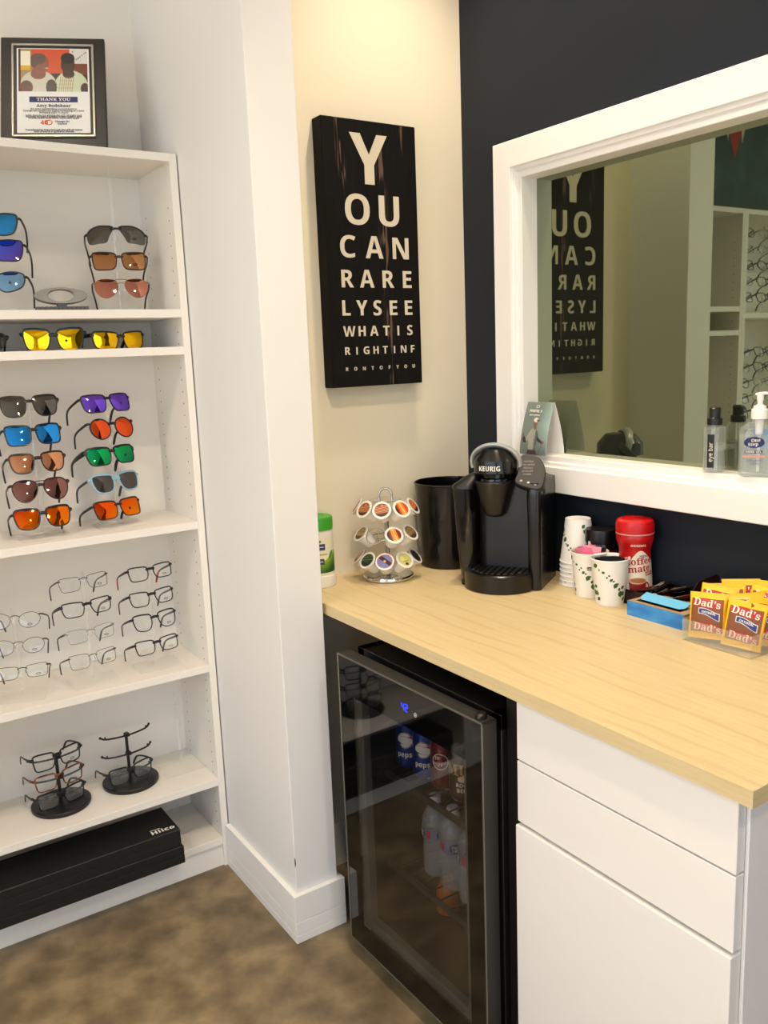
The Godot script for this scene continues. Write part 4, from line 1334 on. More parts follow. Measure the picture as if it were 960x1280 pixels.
# ---------------------------------------------------------------- eye chart sign
func make_sign() -> void:
	var o := thing("eye_chart_sign", "black wooden eye chart sign with white letters on the cream wall", "wall sign", Vector3(-0.3465, 1.7495, 0.0))
	var w := 0.2963; var h := 0.688; var d := 0.045
	var board := mat(Color.WHITE, 0.65, 0.0, 0.25)
	var im := paint(256, 512, Color(0.066, 0.060, 0.054))
	var n := FastNoiseLite.new(); n.seed = 12; n.frequency = 0.02; n.fractal_octaves = 4
	var n2 := FastNoiseLite.new(); n2.seed = 31; n2.frequency = 0.012; n2.fractal_octaves = 3
	for y in 512:
		for x in 256:
			var s := n.get_noise_2d(x * 6.0, y * 0.35)
			var k := n2.get_noise_2d(x * 2.2, y * 0.6)
			var c := Color(0.066, 0.060, 0.054)
			c = c.lerp(Color(0.12, 0.10, 0.085), clampf(s * 0.9 + 0.1, 0.0, 1.0) * 0.6)
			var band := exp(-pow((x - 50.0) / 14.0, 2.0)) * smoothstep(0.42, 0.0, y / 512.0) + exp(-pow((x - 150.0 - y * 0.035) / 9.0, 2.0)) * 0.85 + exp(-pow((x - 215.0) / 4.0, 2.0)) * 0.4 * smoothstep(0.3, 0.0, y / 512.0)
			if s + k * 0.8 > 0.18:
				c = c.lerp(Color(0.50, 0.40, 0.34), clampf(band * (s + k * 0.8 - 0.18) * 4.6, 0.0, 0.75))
			im.set_pixel(x, y, c)
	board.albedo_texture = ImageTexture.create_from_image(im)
	var b := MB.new()
	var i0 := b.v.size()
	b.box(Vector3(0, 0, d / 2), Vector3(w, h, d), 0.002)
	for i in range(i0, b.v.size()):
		b.uv[i] = Vector2(b.v[i].x / w + 0.5 + (b.v[i].z - d) * 0.6, 0.5 - b.v[i].y / h)
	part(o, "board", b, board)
	var ink := mat(Color(0.83, 0.79, 0.71), 0.6)
	var rows := [["Y", 1.9940, 0.1240, -0.4120, -0.2940], ["OU", 1.8665, 0.0770, -0.4330, -0.2600], ["CAN", 1.7720, 0.0560, -0.4540, -0.2340], ["RARE", 1.6900, 0.0450, -0.4570, -0.2280],
		["LYSEE", 1.6140, 0.0390, -0.4570, -0.2280], ["WHATIS", 1.5530, 0.0265, -0.4550, -0.2280], ["RIGHTINF", 1.5015, 0.0200, -0.4540, -0.2240], ["RONTOFYOU", 1.4535, 0.0095, -0.4530, -0.2240]]
	for r in rows:
		var s: String = r[0]
		var hh: float = r[2]
		for k in s.length():
			var x: float = (r[3] + r[4]) / 2
			var tm := text_mesh(s[k], hh, true, "Droid Sans", 0.0008)
			var bw := tm.get_aabb().size.x
			if s.length() > 1:
				var first := text_mesh(s[0], hh, true).get_aabb().size.x
				var last := text_mesh(s[s.length() - 1], hh, true).get_aabb().size.x
				x = lerpf(r[3] + first * 0.55, r[4] - last * 0.55, float(k) / (s.length() - 1))
			var l := MeshInstance3D.new()
			l.name = "letter"
			l.mesh = tm if s[k] != "I" else MB.new().box(Vector3.ZERO, Vector3(hh * 0.2, hh, 0.0008)).mesh()
			l.material_override = ink
			var wide: float = 1.12 if s.length() > 1 else (r[4] - r[3]) / bw
			l.transform = Transform3D(Basis.from_scale(Vector3(wide, 1, 1)), Vector3(x + 0.3465, r[1] - 1.7495, d + 0.0003))
			o.add_child(l, true)

# ---------------------------------------------------------------- on the bookcase
func make_certificate() -> void:
	var o := thing("certificate_frame", "black framed thank you certificate leaning on top of the bookcase", "picture frame", Vector3(-1.0799, 2.02, -0.2581), -24.4)
	var w := 0.2528; var h := 0.32
	var lean := 0.4106
	var tilt := Transform3D(Basis(Vector3.RIGHT, -lean), Vector3(0, 0.004, 0))
	var blackw := mat(Color(0.045, 0.04, 0.038), 0.4)
	var mk := func(x0: float, y0: float, x1: float, y1: float, z0: float, z1: float, bev := 0.001) -> MB:
		var q := MB.new()
		q.xf = tilt
		return q.bb(Vector3(x0, y0, z0), Vector3(x1, y1, z1), bev)
	part(o, "backing_board", mk.call(-w / 2, 0, w / 2, h, -0.016, 0.0, 0.002), blackw)
	var iw := 0.2 / 2; var iy0 := 0.027; var iy1 := h - 0.022
	var fr := MB.new()
	fr.xf = tilt
	for k in [[-iw, iy0, -iw + 0.006, iy1], [iw - 0.006, iy0, iw, iy1], [-iw, iy0, iw, iy0 + 0.006], [-iw, iy1 - 0.006, iw, iy1]]:
		fr.bb(Vector3(k[0], k[1], 0), Vector3(k[2], k[3], 0.005), 0.0012)
	part(o, "silver_border", fr, mat(Color(0.66, 0.65, 0.62), 0.3, 0.7))
	part(o, "black_mat", mk.call(-iw + 0.006, iy0 + 0.006, iw - 0.006, iy1 - 0.006, 0, 0.001, 0.0), blackw)
	var px := iw - 0.0125; var py0 := iy0 + 0.0125; var py1 := iy1 - 0.0125
	part(o, "paper", mk.call(-px, py0, px, py1, 0.001, 0.0016, 0.0), paper_white)
	# the printed picture of two people sitting side by side
	var im := paint(128, 76, Color(0.20, 0.14, 0.11))
	im.fill_rect(Rect2i(0, 0, 26, 60), Color(0.62, 0.53, 0.35))
	im.fill_rect(Rect2i(4, 4, 18, 26), Color(0.93, 0.90, 0.82))
	im.fill_rect(Rect2i(4, 30, 18, 8), Color(0.85, 0.66, 0.12))
	im.fill_rect(Rect2i(0, 0, 4, 76), Color(0.22, 0.12, 0.09))
	im.fill_rect(Rect2i(24, 0, 72, 44), Color(0.80, 0.30, 0.16))
	im.fill_rect(Rect2i(95, 0, 33, 26), Color(0.84, 0.82, 0.80))
	im.fill_rect(Rect2i(95, 26, 33, 20), Color(0.45, 0.2, 0.12))
	for k in 9:
		dot(im, 100 + (k * 37) % 26, 4 + (k * 11) % 19, 1.2, 1.2, Color(0.4, 0.4, 0.45))
	dot(im, 36, 62, 33, 24, Color(0.78, 0.76, 0.70))
	dot(im, 36, 44, 14, 10, Color(0.50, 0.31, 0.25))
	dot(im, 41, 26, 15, 18, Color(0.52, 0.33, 0.27))
	dot(im, 36, 17, 14, 10, Color(0.36, 0.29, 0.26))
	dot(im, 28, 24, 6, 9, Color(0.36, 0.29, 0.26))
	dot(im, 52, 34, 4, 1.5, Color(0.75, 0.6, 0.55))
	dot(im, 14, 68, 12, 12, Color(0.38, 0.24, 0.19))
	dot(im, 97, 66, 31, 28, Color(0.76, 0.80, 0.68))
	dot(im, 92, 44, 11, 8, Color(0.22, 0.13, 0.10))
	dot(im, 91, 28, 13, 16, Color(0.24, 0.15, 0.12))
	dot(im, 91, 16, 13, 10, Color(0.09, 0.07, 0.07))
	dot(im, 60, 68, 10, 14, Color(0.17, 0.13, 0.13))
	for k in 7:
		line(im, Vector2(78 + k * 4, 50), Vector2(74 + k * 4, 76), 1.4, Color(0.62, 0.55, 0.42))
	dot(im, 122, 70, 8, 10, Color(0.24, 0.16, 0.13))
	var pm := printed(im, 0.3)
	var pb := MB.new()
	pb.xf = tilt
	var i0 := patch(pb, -px + 0.004, py1 - 0.127, px - 0.004, py1 - 0.002, 0.0019, 1, 1)
	pb.fin(i0, 0)
	part(o, "print", pb, pm)
	var navy := mat(Color(0.10, 0.11, 0.36), 0.5)
	part(o, "banner", mk.call(-0.058, py1 - 0.158, 0.058, py1 - 0.142, 0.0016, 0.0021, 0.0), navy)
	var tt := func(s: String, hh: float, y: float, m: Material, bold: bool, kind: String, wd := 1.0, x := 0.0) -> void:
		text(o, s, hh, m, tilt * Transform3D(Basis(), Vector3(x, y, 0.0022)), bold, kind, "lettering", wd)
	var inkg := mat(Color(0.30, 0.29, 0.3), 0.6)
	tt.call("THANK YOU", 0.0085, py1 - 0.150, ink_white, true, "Droid Serif", 1.1)
	tt.call("Amy Bodnhaar", 0.0078, py1 - 0.168, mat(Color(0.22, 0.2, 0.2), 0.6), true, "Droid Serif", 1.0)
	var y := py1 - 0.1775
	for s in ["for your outstanding commitment to", "Change the world one vision screening at a time", "Bringing sight to many"]:
		tt.call(s, 0.0036, y, inkg, false, "Droid Serif", 1.0)
		y -= 0.0052
	y -= 0.003
	for s in ["with thanks for giving the gift of sight and", "helping so many people to see clearly and", "to live, learn and work with new hope"]:
		tt.call(s, 0.0026, y, inkg, false, "Droid Serif", 1.05)
		y -= 0.0038
	var orange := mat(Color(0.85, 0.33, 0.1), 0.5)
	tt.call("40", 0.012, y - 0.009, orange, true, "Droid Sans", 1.0, -0.023)
	var ring := MB.new()
	ring.xf = tilt
	var rp := []
	for k in 20:
		rp.append(Vector3(-0.012 + cos(TAU * k / 20) * 0.0075, y - 0.009 + sin(TAU * k / 20) * 0.0065, 0.0022))
	ring.tube(rp, 0.001, 5, true)
	part(o, "logo_ring", ring, orange)
	tt.call("Change for", 0.0045, y - 0.006, inkg, true, "Droid Serif", 1.0, 0.02)
	tt.call("VISION", 0.0045, y - 0.013, mat(Color(0.15, 0.2, 0.5), 0.5), true, "Droid Serif", 1.0, 0.02)
	tt.call("Transforming lives through the gift of vision", 0.003, py0 + 0.0085, inkg, true, "Droid Sans", 1.0)
	tt.call("with a world of grateful thanks", 0.003, py0 + 0.0038, inkg, true, "Droid Sans", 1.0)

func make_shelf_things() -> void:
	# silver ring-shaped emblem on its ribbed foot
	var e := thing("oval_emblem", "flat silver oval ring emblem on a ribbed grey foot on the shelf", "emblem", Vector3(-1.106, 1.6283, -0.24), -8.0)
	var ring := MB.new()
	var rr := []
	for k in 40:
		var a := TAU * k / 40
		var oo := Vector2(cos(a) * 0.063, sin(a) * 0.0205)
		var ii := Vector2(cos(a) * 0.031, sin(a) * 0.0150 + 0.0005)
		rr.append(PackedVector3Array([Vector3(ii.x, ii.y, -0.008), Vector3(ii.x, ii.y, 0.007), Vector3(lerpf(ii.x, oo.x, 0.06), lerpf(ii.y, oo.y, 0.06), 0.008), Vector3(lerpf(ii.x, oo.x, 0.94), lerpf(ii.y, oo.y, 0.94), 0.008), Vector3(oo.x, oo.y, 0.007), Vector3(oo.x, oo.y, -0.008)]))
	ring.xf = Transform3D(Basis(Vector3.RIGHT, -0.15), Vector3(0, 0.0365, 0))
	ring.loft(rr, true)
	part(e, "ring", ring, mat(Color(0.50, 0.49, 0.47), 0.38, 0.7))
	var ft := MB.new()
	for k in 12:
		var x := -0.058 + k * 0.0106
		ft.bb(Vector3(x - 0.0048, 0, -0.016), Vector3(x + 0.0048, 0.0105, 0.016 - 0.003 * (k % 2)), 0.001)
	ft.bb(Vector3(-0.061, 0.0, -0.015), Vector3(0.061, 0.0095, 0.012), 0.001)
	ft.bb(Vector3(-0.012, 0.009, -0.008), Vector3(0.012, 0.0185, 0.006), 0.001)
	part(e, "foot", ft, mat(Color(0.36, 0.35, 0.34), 0.4, 0.6))
	# two long black cases
	var bm := mat(Color(0.026, 0.026, 0.03), 0.55)
	for k in 2:
		var o := thing("sample_case", ["lower of two long black cases on the bottom shelf", "upper black case with a white printed name on the bottom shelf"][k], "case", Vector3([-1.21, -1.216][k], [0.0926, 0.1446][k], [-0.21, -0.213][k]), [0.0, 0.6][k], "long black cases")
		var L := 0.52; var dpt := [0.148, 0.152][k] as float
		part(o, "base", MB.new().bb(Vector3(-L / 2, 0.0, -dpt / 2), Vector3(L / 2, 0.025, dpt / 2), 0.0004), bm)
		part(o, "lid", MB.new().bb(Vector3(-L / 2, 0.0252, -dpt / 2), Vector3(L / 2, 0.0515, dpt / 2), 0.0018), bm)
		if k == 1:
			text(o, "Hilco", 0.0165, ink_white, Transform3D(Basis(Vector3.RIGHT, -PI / 2), Vector3(0.218, 0.0520, 0.052)), true, "Droid Sans", "lettering", 1.25)
			var u := MB.new()
			u.bb(Vector3(0.185, 0.0517, 0.036), Vector3(0.215, 0.0521, 0.0375))
			part(o, "lettering_rule", u, ink_white)
	# plain painted canvas that only the mirror shows
	var c := thing("canvas", "dark teal abstract canvas above the bookcases, seen in the mirror", "painting", Vector3(-2.15, 2.06, -0.455))
	part(c, "stretcher", MB.new().bb(Vector3(-0.55, 0, -0.004), Vector3(0.55, 0.85, 0.03), 0.003), tri_mat(noise_tex(0.02, 4, [Color(0.10, 0.21, 0.22), Color(0.17, 0.30, 0.31)], [0.3, 0.7], 8, 256), 0.7, Vector3(1, 1, 1)))
	var red := mat(Color(0.62, 0.14, 0.12), 0.7)
	part(c, "red_shape", MB.new().prism(PackedVector2Array([Vector2(0.28, 0.40), Vector2(0.34, 0.40), Vector2(0.355, 0.33), Vector2(0.31, 0.22), Vector2(0.265, 0.33)]), 0.0298, 0.0306), red)
	for s in [-1, 1]:
		part(c, "pale_shape", MB.new().prism(PackedVector2Array([Vector2(0.31 + s * 0.04, 0.41), Vector2(0.31 + s * 0.085, 0.41), Vector2(0.31 + s * 0.05, 0.29)]), 0.0298, 0.0305), mat(Color(0.78, 0.76, 0.68), 0.7))
	var gb := MB.new()
	gb.xf = Transform3D(Basis(), Vector3(0.02, 0.47, 0.0300))
	gb.fin(blob(gb, Vector2.ZERO, Vector2(0.11, 0.10), 0, false, 0.0006, 32), 0)
	part(c, "green_shape", gb, mat(Color(0.35, 0.55, 0.25), 0.7))

# ---------------------------------------------------------------- on the counter
func rounded(hx: float, hz: float, r: float, n := 5) -> PackedVector2Array:
	var o := PackedVector2Array()
	for c in [[1, 1, 0.0], [-1, 1, 0.5], [-1, -1, 1.0], [1, -1, 1.5]]:
		for k in n + 1:
			var a: float = PI * (c[2] + 0.5 * k / n)
			o.append(Vector2(c[0] * (hx - r) + cos(a) * r, c[1] * (hz - r) + sin(a) * r))
	return o

func ring_at(p: PackedVector2Array, y: float, off := Vector2.ZERO, tilt := 0.0) -> PackedVector3Array:
	var o := PackedVector3Array()
	for q in p:
		o.append(Vector3(q.x + off.x, y + q.y * tilt, q.y + off.y))
	return o

func make_wipes() -> void:
	var o := thing("wipes_canister", "white wipes canister with a green lid half hidden behind the partition", "canister", Vector3(-0.574, CT, 0.056), -20.0)
	part(o, "body", MB.new().lathe([Vector2(0, 0), Vector2(0.045, 0), Vector2(0.047, 0.002), Vector2(0.047, 0.028), Vector2(0.0445, 0.032), Vector2(0.043, 0.034), Vector2(0.0425, 0.15), Vector2(0.041, 0.155), Vector2(0, 0.155)], 40), mat(Color(0.90, 0.89, 0.84), 0.35))
	part(o, "lid", MB.new().lathe([Vector2(0, 0.1555), Vector2(0.0435, 0.1555), Vector2(0.0435, 0.186), Vector2(0.041, 0.190), Vector2(0.022, 0.191), Vector2(0.021, 0.1895), Vector2(0, 0.1895)], 40), mat(Color(0.22, 0.62, 0.13), 0.4))
	var im := paint(256, 128, Color(0.90, 0.88, 0.78))
	for x in 256:
		var top := 64.0 + sin(x * 0.055 + 0.8) * 17.0
		for y in range(int(top), 122):
			im.set_pixel(x, y, Color(0.62, 0.72, 0.18).lerp(Color(0.06, 0.33, 0.10), clampf((y - top) / 44.0, 0.0, 1.0)))
	for bx in [40, 128, 216]:
		im.fill_rect(Rect2i(bx - 16, 20, 30, 22), Color(0.16, 0.20, 0.45))
		im.fill_rect(Rect2i(bx - 12, 29, 22, 3), Color(0.85, 0.85, 0.85))
		dot(im, bx - 4, 11, 7, 5, Color(0.45, 0.42, 0.2))
		im.fill_rect(Rect2i(bx - 14, 72, 24, 20), Color(0.16, 0.20, 0.42))
		im.fill_rect(Rect2i(bx - 11, 80, 18, 3), Color(0.8, 0.85, 0.85))
		im.fill_rect(Rect2i(bx - 14, 55, 34, 4), Color(0.62, 0.62, 0.2))
		dot(im, bx + 32, 60, 5, 16, Color(0.25, 0.5, 0.15), 25)
	var lb := MB.new()
	lb.bend(patch(lb, -0.125, 0.036, 0.125, 0.136, 0.0003, 36, 1), func(_y): return 0.0431)
	part(o, "label", lb, printed(im, 0.35))

func make_carousel() -> void:
	var at := Vector3(-0.389, CT, 0.118)
	var o := thing("pod_carousel", "chrome wire carousel for coffee pods on a round chrome base", "pod rack", at)
	part(o, "base", MB.new().lathe([Vector2(0, 0), Vector2(0.068, 0), Vector2(0.071, 0.002), Vector2(0.071, 0.009), Vector2(0.069, 0.012), Vector2(0.04, 0.0145), Vector2(0, 0.015)], 48), chrome)
	part(o, "post", MB.new().tube([Vector3(0, 0.014, 0), Vector3(0, 0.222, 0)], 0.006, 14), chrome, 50.0)
	var hd := MB.new()
	hd.tube(curve([Vector3(-0.017, 0.215, 0), Vector3(-0.0175, 0.233, 0), Vector3(-0.011, 0.246, 0), Vector3(0, 0.2505, 0), Vector3(0.011, 0.246, 0), Vector3(0.0175, 0.233, 0), Vector3(0.017, 0.215, 0)], 4).map(func(p): return Vector3(p.x * 0.80, p.y, p.x * 0.60)), 0.0032, 8)
	part(o, "handle", hd, chrome, 50.0)
	part(o, "top_disc", MB.new().lathe([Vector2(0, 0.222), Vector2(0.044, 0.221), Vector2(0.046, 0.2195), Vector2(0.044, 0.2175), Vector2(0, 0.2165)], 40), chrome)
	var tiers := [[0.204, [-88.0, -47.0, -8.0, 32.0, 70.0]], [0.135, [-62.0, 14.0, 54.0]], [0.064, [-86.0, -44.0, -6.0, 35.0, 72.0]]]
	var empties := [[0.135, -24.0]]
	var view := -33.5   # turn of the carousel so that its front faces the room
	var tilt := 48.0
	var slots := []
	for ti in 3:
		for a in tiers[ti][1]:
			slots.append([tiers[ti][0], a, true, ti])
	slots.append([0.135, -24.0, false, 1])
	for ti in 3:
		var rb := MB.new()
		var rr := []
		for k in 36:
			rr.append(Vector3(sin(TAU * k / 36) * 0.047, tiers[ti][0] - 0.020, cos(TAU * k / 36) * 0.047))
		rb.tube(rr, 0.0016, 6, true)
		for k in 4:
			rb.tube([Vector3(0, tiers[ti][0] - 0.02, 0), Vector3(sin(TAU * k / 4 + 0.3) * 0.047, tiers[ti][0] - 0.02, cos(TAU * k / 4 + 0.3) * 0.047)], 0.0014, 6)
		part(o, "tier_hoop", rb, chrome, 60.0)
	var pal := [[Color(0.45, 0.20, 0.10), Color(0.72, 0.42, 0.22), Color(0.14, 0.07, 0.05)], [Color(0.50, 0.22, 0.10), Color(0.78, 0.50, 0.28), Color(0.20, 0.09, 0.05)], [Color(0.50, 0.25, 0.13), Color(0.80, 0.50, 0.30), Color(0.25, 0.12, 0.08)],
		[Color(0.78, 0.20, 0.08), Color(0.95, 0.52, 0.12), Color(0.22, 0.06, 0.04)], [Color(0.70, 0.28, 0.08), Color(0.86, 0.52, 0.18), Color(0.16, 0.08, 0.05)], [Color(0.50, 0.38, 0.16), Color(0.72, 0.60, 0.36), Color(0.25, 0.17, 0.08)],
		[Color(0.50, 0.10, 0.08), Color(0.93, 0.55, 0.15), Color(0.13, 0.06, 0.06)], [Color(0.42, 0.32, 0.14), Color(0.62, 0.52, 0.32), Color(0.2, 0.14, 0.06)], [Color(0.72, 0.48, 0.46), Color(0.84, 0.62, 0.58), Color(0.5, 0.25, 0.25)],
		[Color(0.06, 0.18, 0.09), Color(0.14, 0.27, 0.13), Color(0.10, 0.08, 0.07)], [Color(0.42, 0.44, 0.68), Color(0.55, 0.58, 0.80), Color(0.08, 0.07, 0.07)], [Color(0.78, 0.75, 0.45), Color(0.86, 0.83, 0.56), Color(0.30, 0.20, 0.12)], [Color(0.14, 0.09, 0.08), Color(0.22, 0.15, 0.12), Color(0.07, 0.05, 0.05)]]
	var labels := ["coffee pod seen edge-on at the outer end of the top tier", "coffee pod with a brown striped lid, second on the top tier", "coffee pod with a tan brown lid in the middle of the top tier", "coffee pod with an orange and red lid on the top tier", "coffee pod with an orange-brown lid next to the black bin, top tier",
		"coffee pod with an olive brown lid beside the empty ring, middle tier", "coffee pod with a maroon and orange striped lid on the middle tier", "coffee pod with a khaki lid next to the black bin, middle tier",
		"coffee pod with a pink lid seen edge-on at the end of the bottom tier", "coffee pod with a dark green lid on the bottom tier", "coffee pod with a lilac and black lid and orange rim, bottom tier", "coffee pod with a pale yellow lid on the bottom tier", "coffee pod with a near-black lid next to the black bin, bottom tier"]
	var cup := mat(Color(0.90, 0.885, 0.86), 0.4)
	var i := 0
	var base: Node3D = null
	var body_mesh := MB.new().lathe([Vector2(0, -0.044), Vector2(0.0155, -0.044), Vector2(0.0172, -0.042), Vector2(0.0205, -0.012), Vector2(0.0222, -0.011), Vector2(0.0228, -0.002), Vector2(0.0256, -0.0018), Vector2(0.0258, -0.0005), Vector2(0.0252, 0.0002), Vector2(0, 0.0002)], 30)
	var lid_mb := MB.new()
	lid_mb.xf = Transform3D(Basis(Vector3.RIGHT, -PI / 2), Vector3(0, 0.0005, 0))
	lid_mb.fin(patch_disc(lid_mb, 0.0213), 0)
	for s in slots:
		var an := deg_to_rad(s[1] + view)
		var bs := Basis(Vector3.UP, an) * Basis(Vector3.RIGHT, deg_to_rad(tilt + (6.0 if s[3] == 0 else 0.0)))
		var c := Vector3(sin(an) * 0.080, s[0], cos(an) * 0.080)
		var rb := MB.new()
		var rr := []
		for k in 24:
			rr.append(c + bs * Vector3(cos(TAU * k / 24) * 0.0245, -0.0035, sin(TAU * k / 24) * 0.0245))
		rb.tube(rr, 0.0013, 6, true)
		rb.tube([c + bs * Vector3(0, -0.0035, -0.0245), Vector3(sin(an) * 0.047, s[0] - 0.02 if not s[2] else s[0] - 0.01, cos(an) * 0.047)], 0.0013, 6)
		part(o, "slot_ring", rb, chrome, 60.0)
		if not s[2]:
			continue
		var p := thing("coffee_pod", labels[i], "coffee pod", at + c, 0.0, "coffee pods on the carousel")
		p.basis = bs
		part(p, "cup", body_mesh, cup, 40.0) if base == null else p.add_child(base.get_node("cup").duplicate(), true)
		if base == null:
			base = p
		var im := paint(64, 64, pal[i][0])
		var rim_c: Color = Color(0.80, 0.35, 0.2) if i == 10 else Color(0.88, 0.86, 0.82)
		if i == 10:
			poly(im, [Vector2(10, 0), Vector2(64, 42), Vector2(64, 62), Vector2(0, 12)], pal[i][2])
			dot(im, 31, 31, 7, 7, Color(0.85, 0.4, 0.12))
			dot(im, 31, 31, 3, 3, Color(0.9, 0.85, 0.8))
		elif i in [3, 6]:
			poly(im, [Vector2(18, 0), Vector2(40, 0), Vector2(52, 64), Vector2(26, 64)], pal[i][1])
			poly(im, [Vector2(0, 20), Vector2(10, 12), Vector2(20, 64), Vector2(0, 64)], pal[i][2])
			poly(im, [Vector2(27, 4), Vector2(31, 4), Vector2(42, 60), Vector2(38, 60)], Color(0.95, 0.80, 0.55))
		elif i == 11:
			dot(im, 22, 26, 12, 12, pal[i][1])
			dot(im, 42, 26, 12, 12, Color(0.80, 0.80, 0.40))
			dot(im, 32, 52, 8, 6, pal[i][2])
			im.fill_rect(Rect2i(18, 38, 28, 4), Color(0.55, 0.52, 0.3))
		else:
			for k in 5:
				line(im, Vector2(0, 26 + k * 7 - i), Vector2(64, 10 + k * 7 - i), 3.0, pal[i][1] if k % 2 == 0 else Color(0.85, 0.75, 0.62).lerp(pal[i][1], 0.55))
			poly(im, [Vector2(0, 50), Vector2(64, 42), Vector2(64, 64), Vector2(0, 64)], pal[i][2])
			dot(im, 32, 12, 5, 5, pal[i][1])
		for y in 64:
			for x in 64:
				if Vector2(x - 31.5, y - 31.5).length() > 29.0:
					im.set_pixel(x, y, rim_c)
		part(p, "foil_lid", lid_mb, printed(im, 0.35))
		i += 1

func patch_disc(b: MB, r: float) -> int:
	var i0 := b.v.size()
	for k in 28:
		var a0 := TAU * k / 28; var a1 := TAU * (k + 1) / 28
		var p0 := Vector2(cos(a0), sin(a0)); var p1 := Vector2(cos(a1), sin(a1))
		b.t(Vector3.ZERO, Vector3(p1.x * r, p1.y * r, 0), Vector3(p0.x * r, p0.y * r, 0), Vector2(0.5, 0.5), Vector2(0.5 + p1.x * 0.5, 0.5 - p1.y * 0.5), Vector2(0.5 + p0.x * 0.5, 0.5 - p0.y * 0.5))
	return i0

func make_bin() -> void:
	var b := MB.new()
	b.lathe([Vector2(0, 0), Vector2(0.082, 0), Vector2(0.085, 0.003), Vector2(0.0965, 0.238), Vector2(0.0985, 0.240), Vector2(0.0985, 0.243), Vector2(0.0955, 0.244), Vector2(0.0935, 0.241), Vector2(0.082, 0.006), Vector2(0, 0.006)], 56)
	solo("waste_bin", b, mat(Color(0.022, 0.021, 0.022), 0.16), "glossy black round bin standing in the corner behind the coffee maker", "bin", Vector3(-0.162, CT, 0.104))

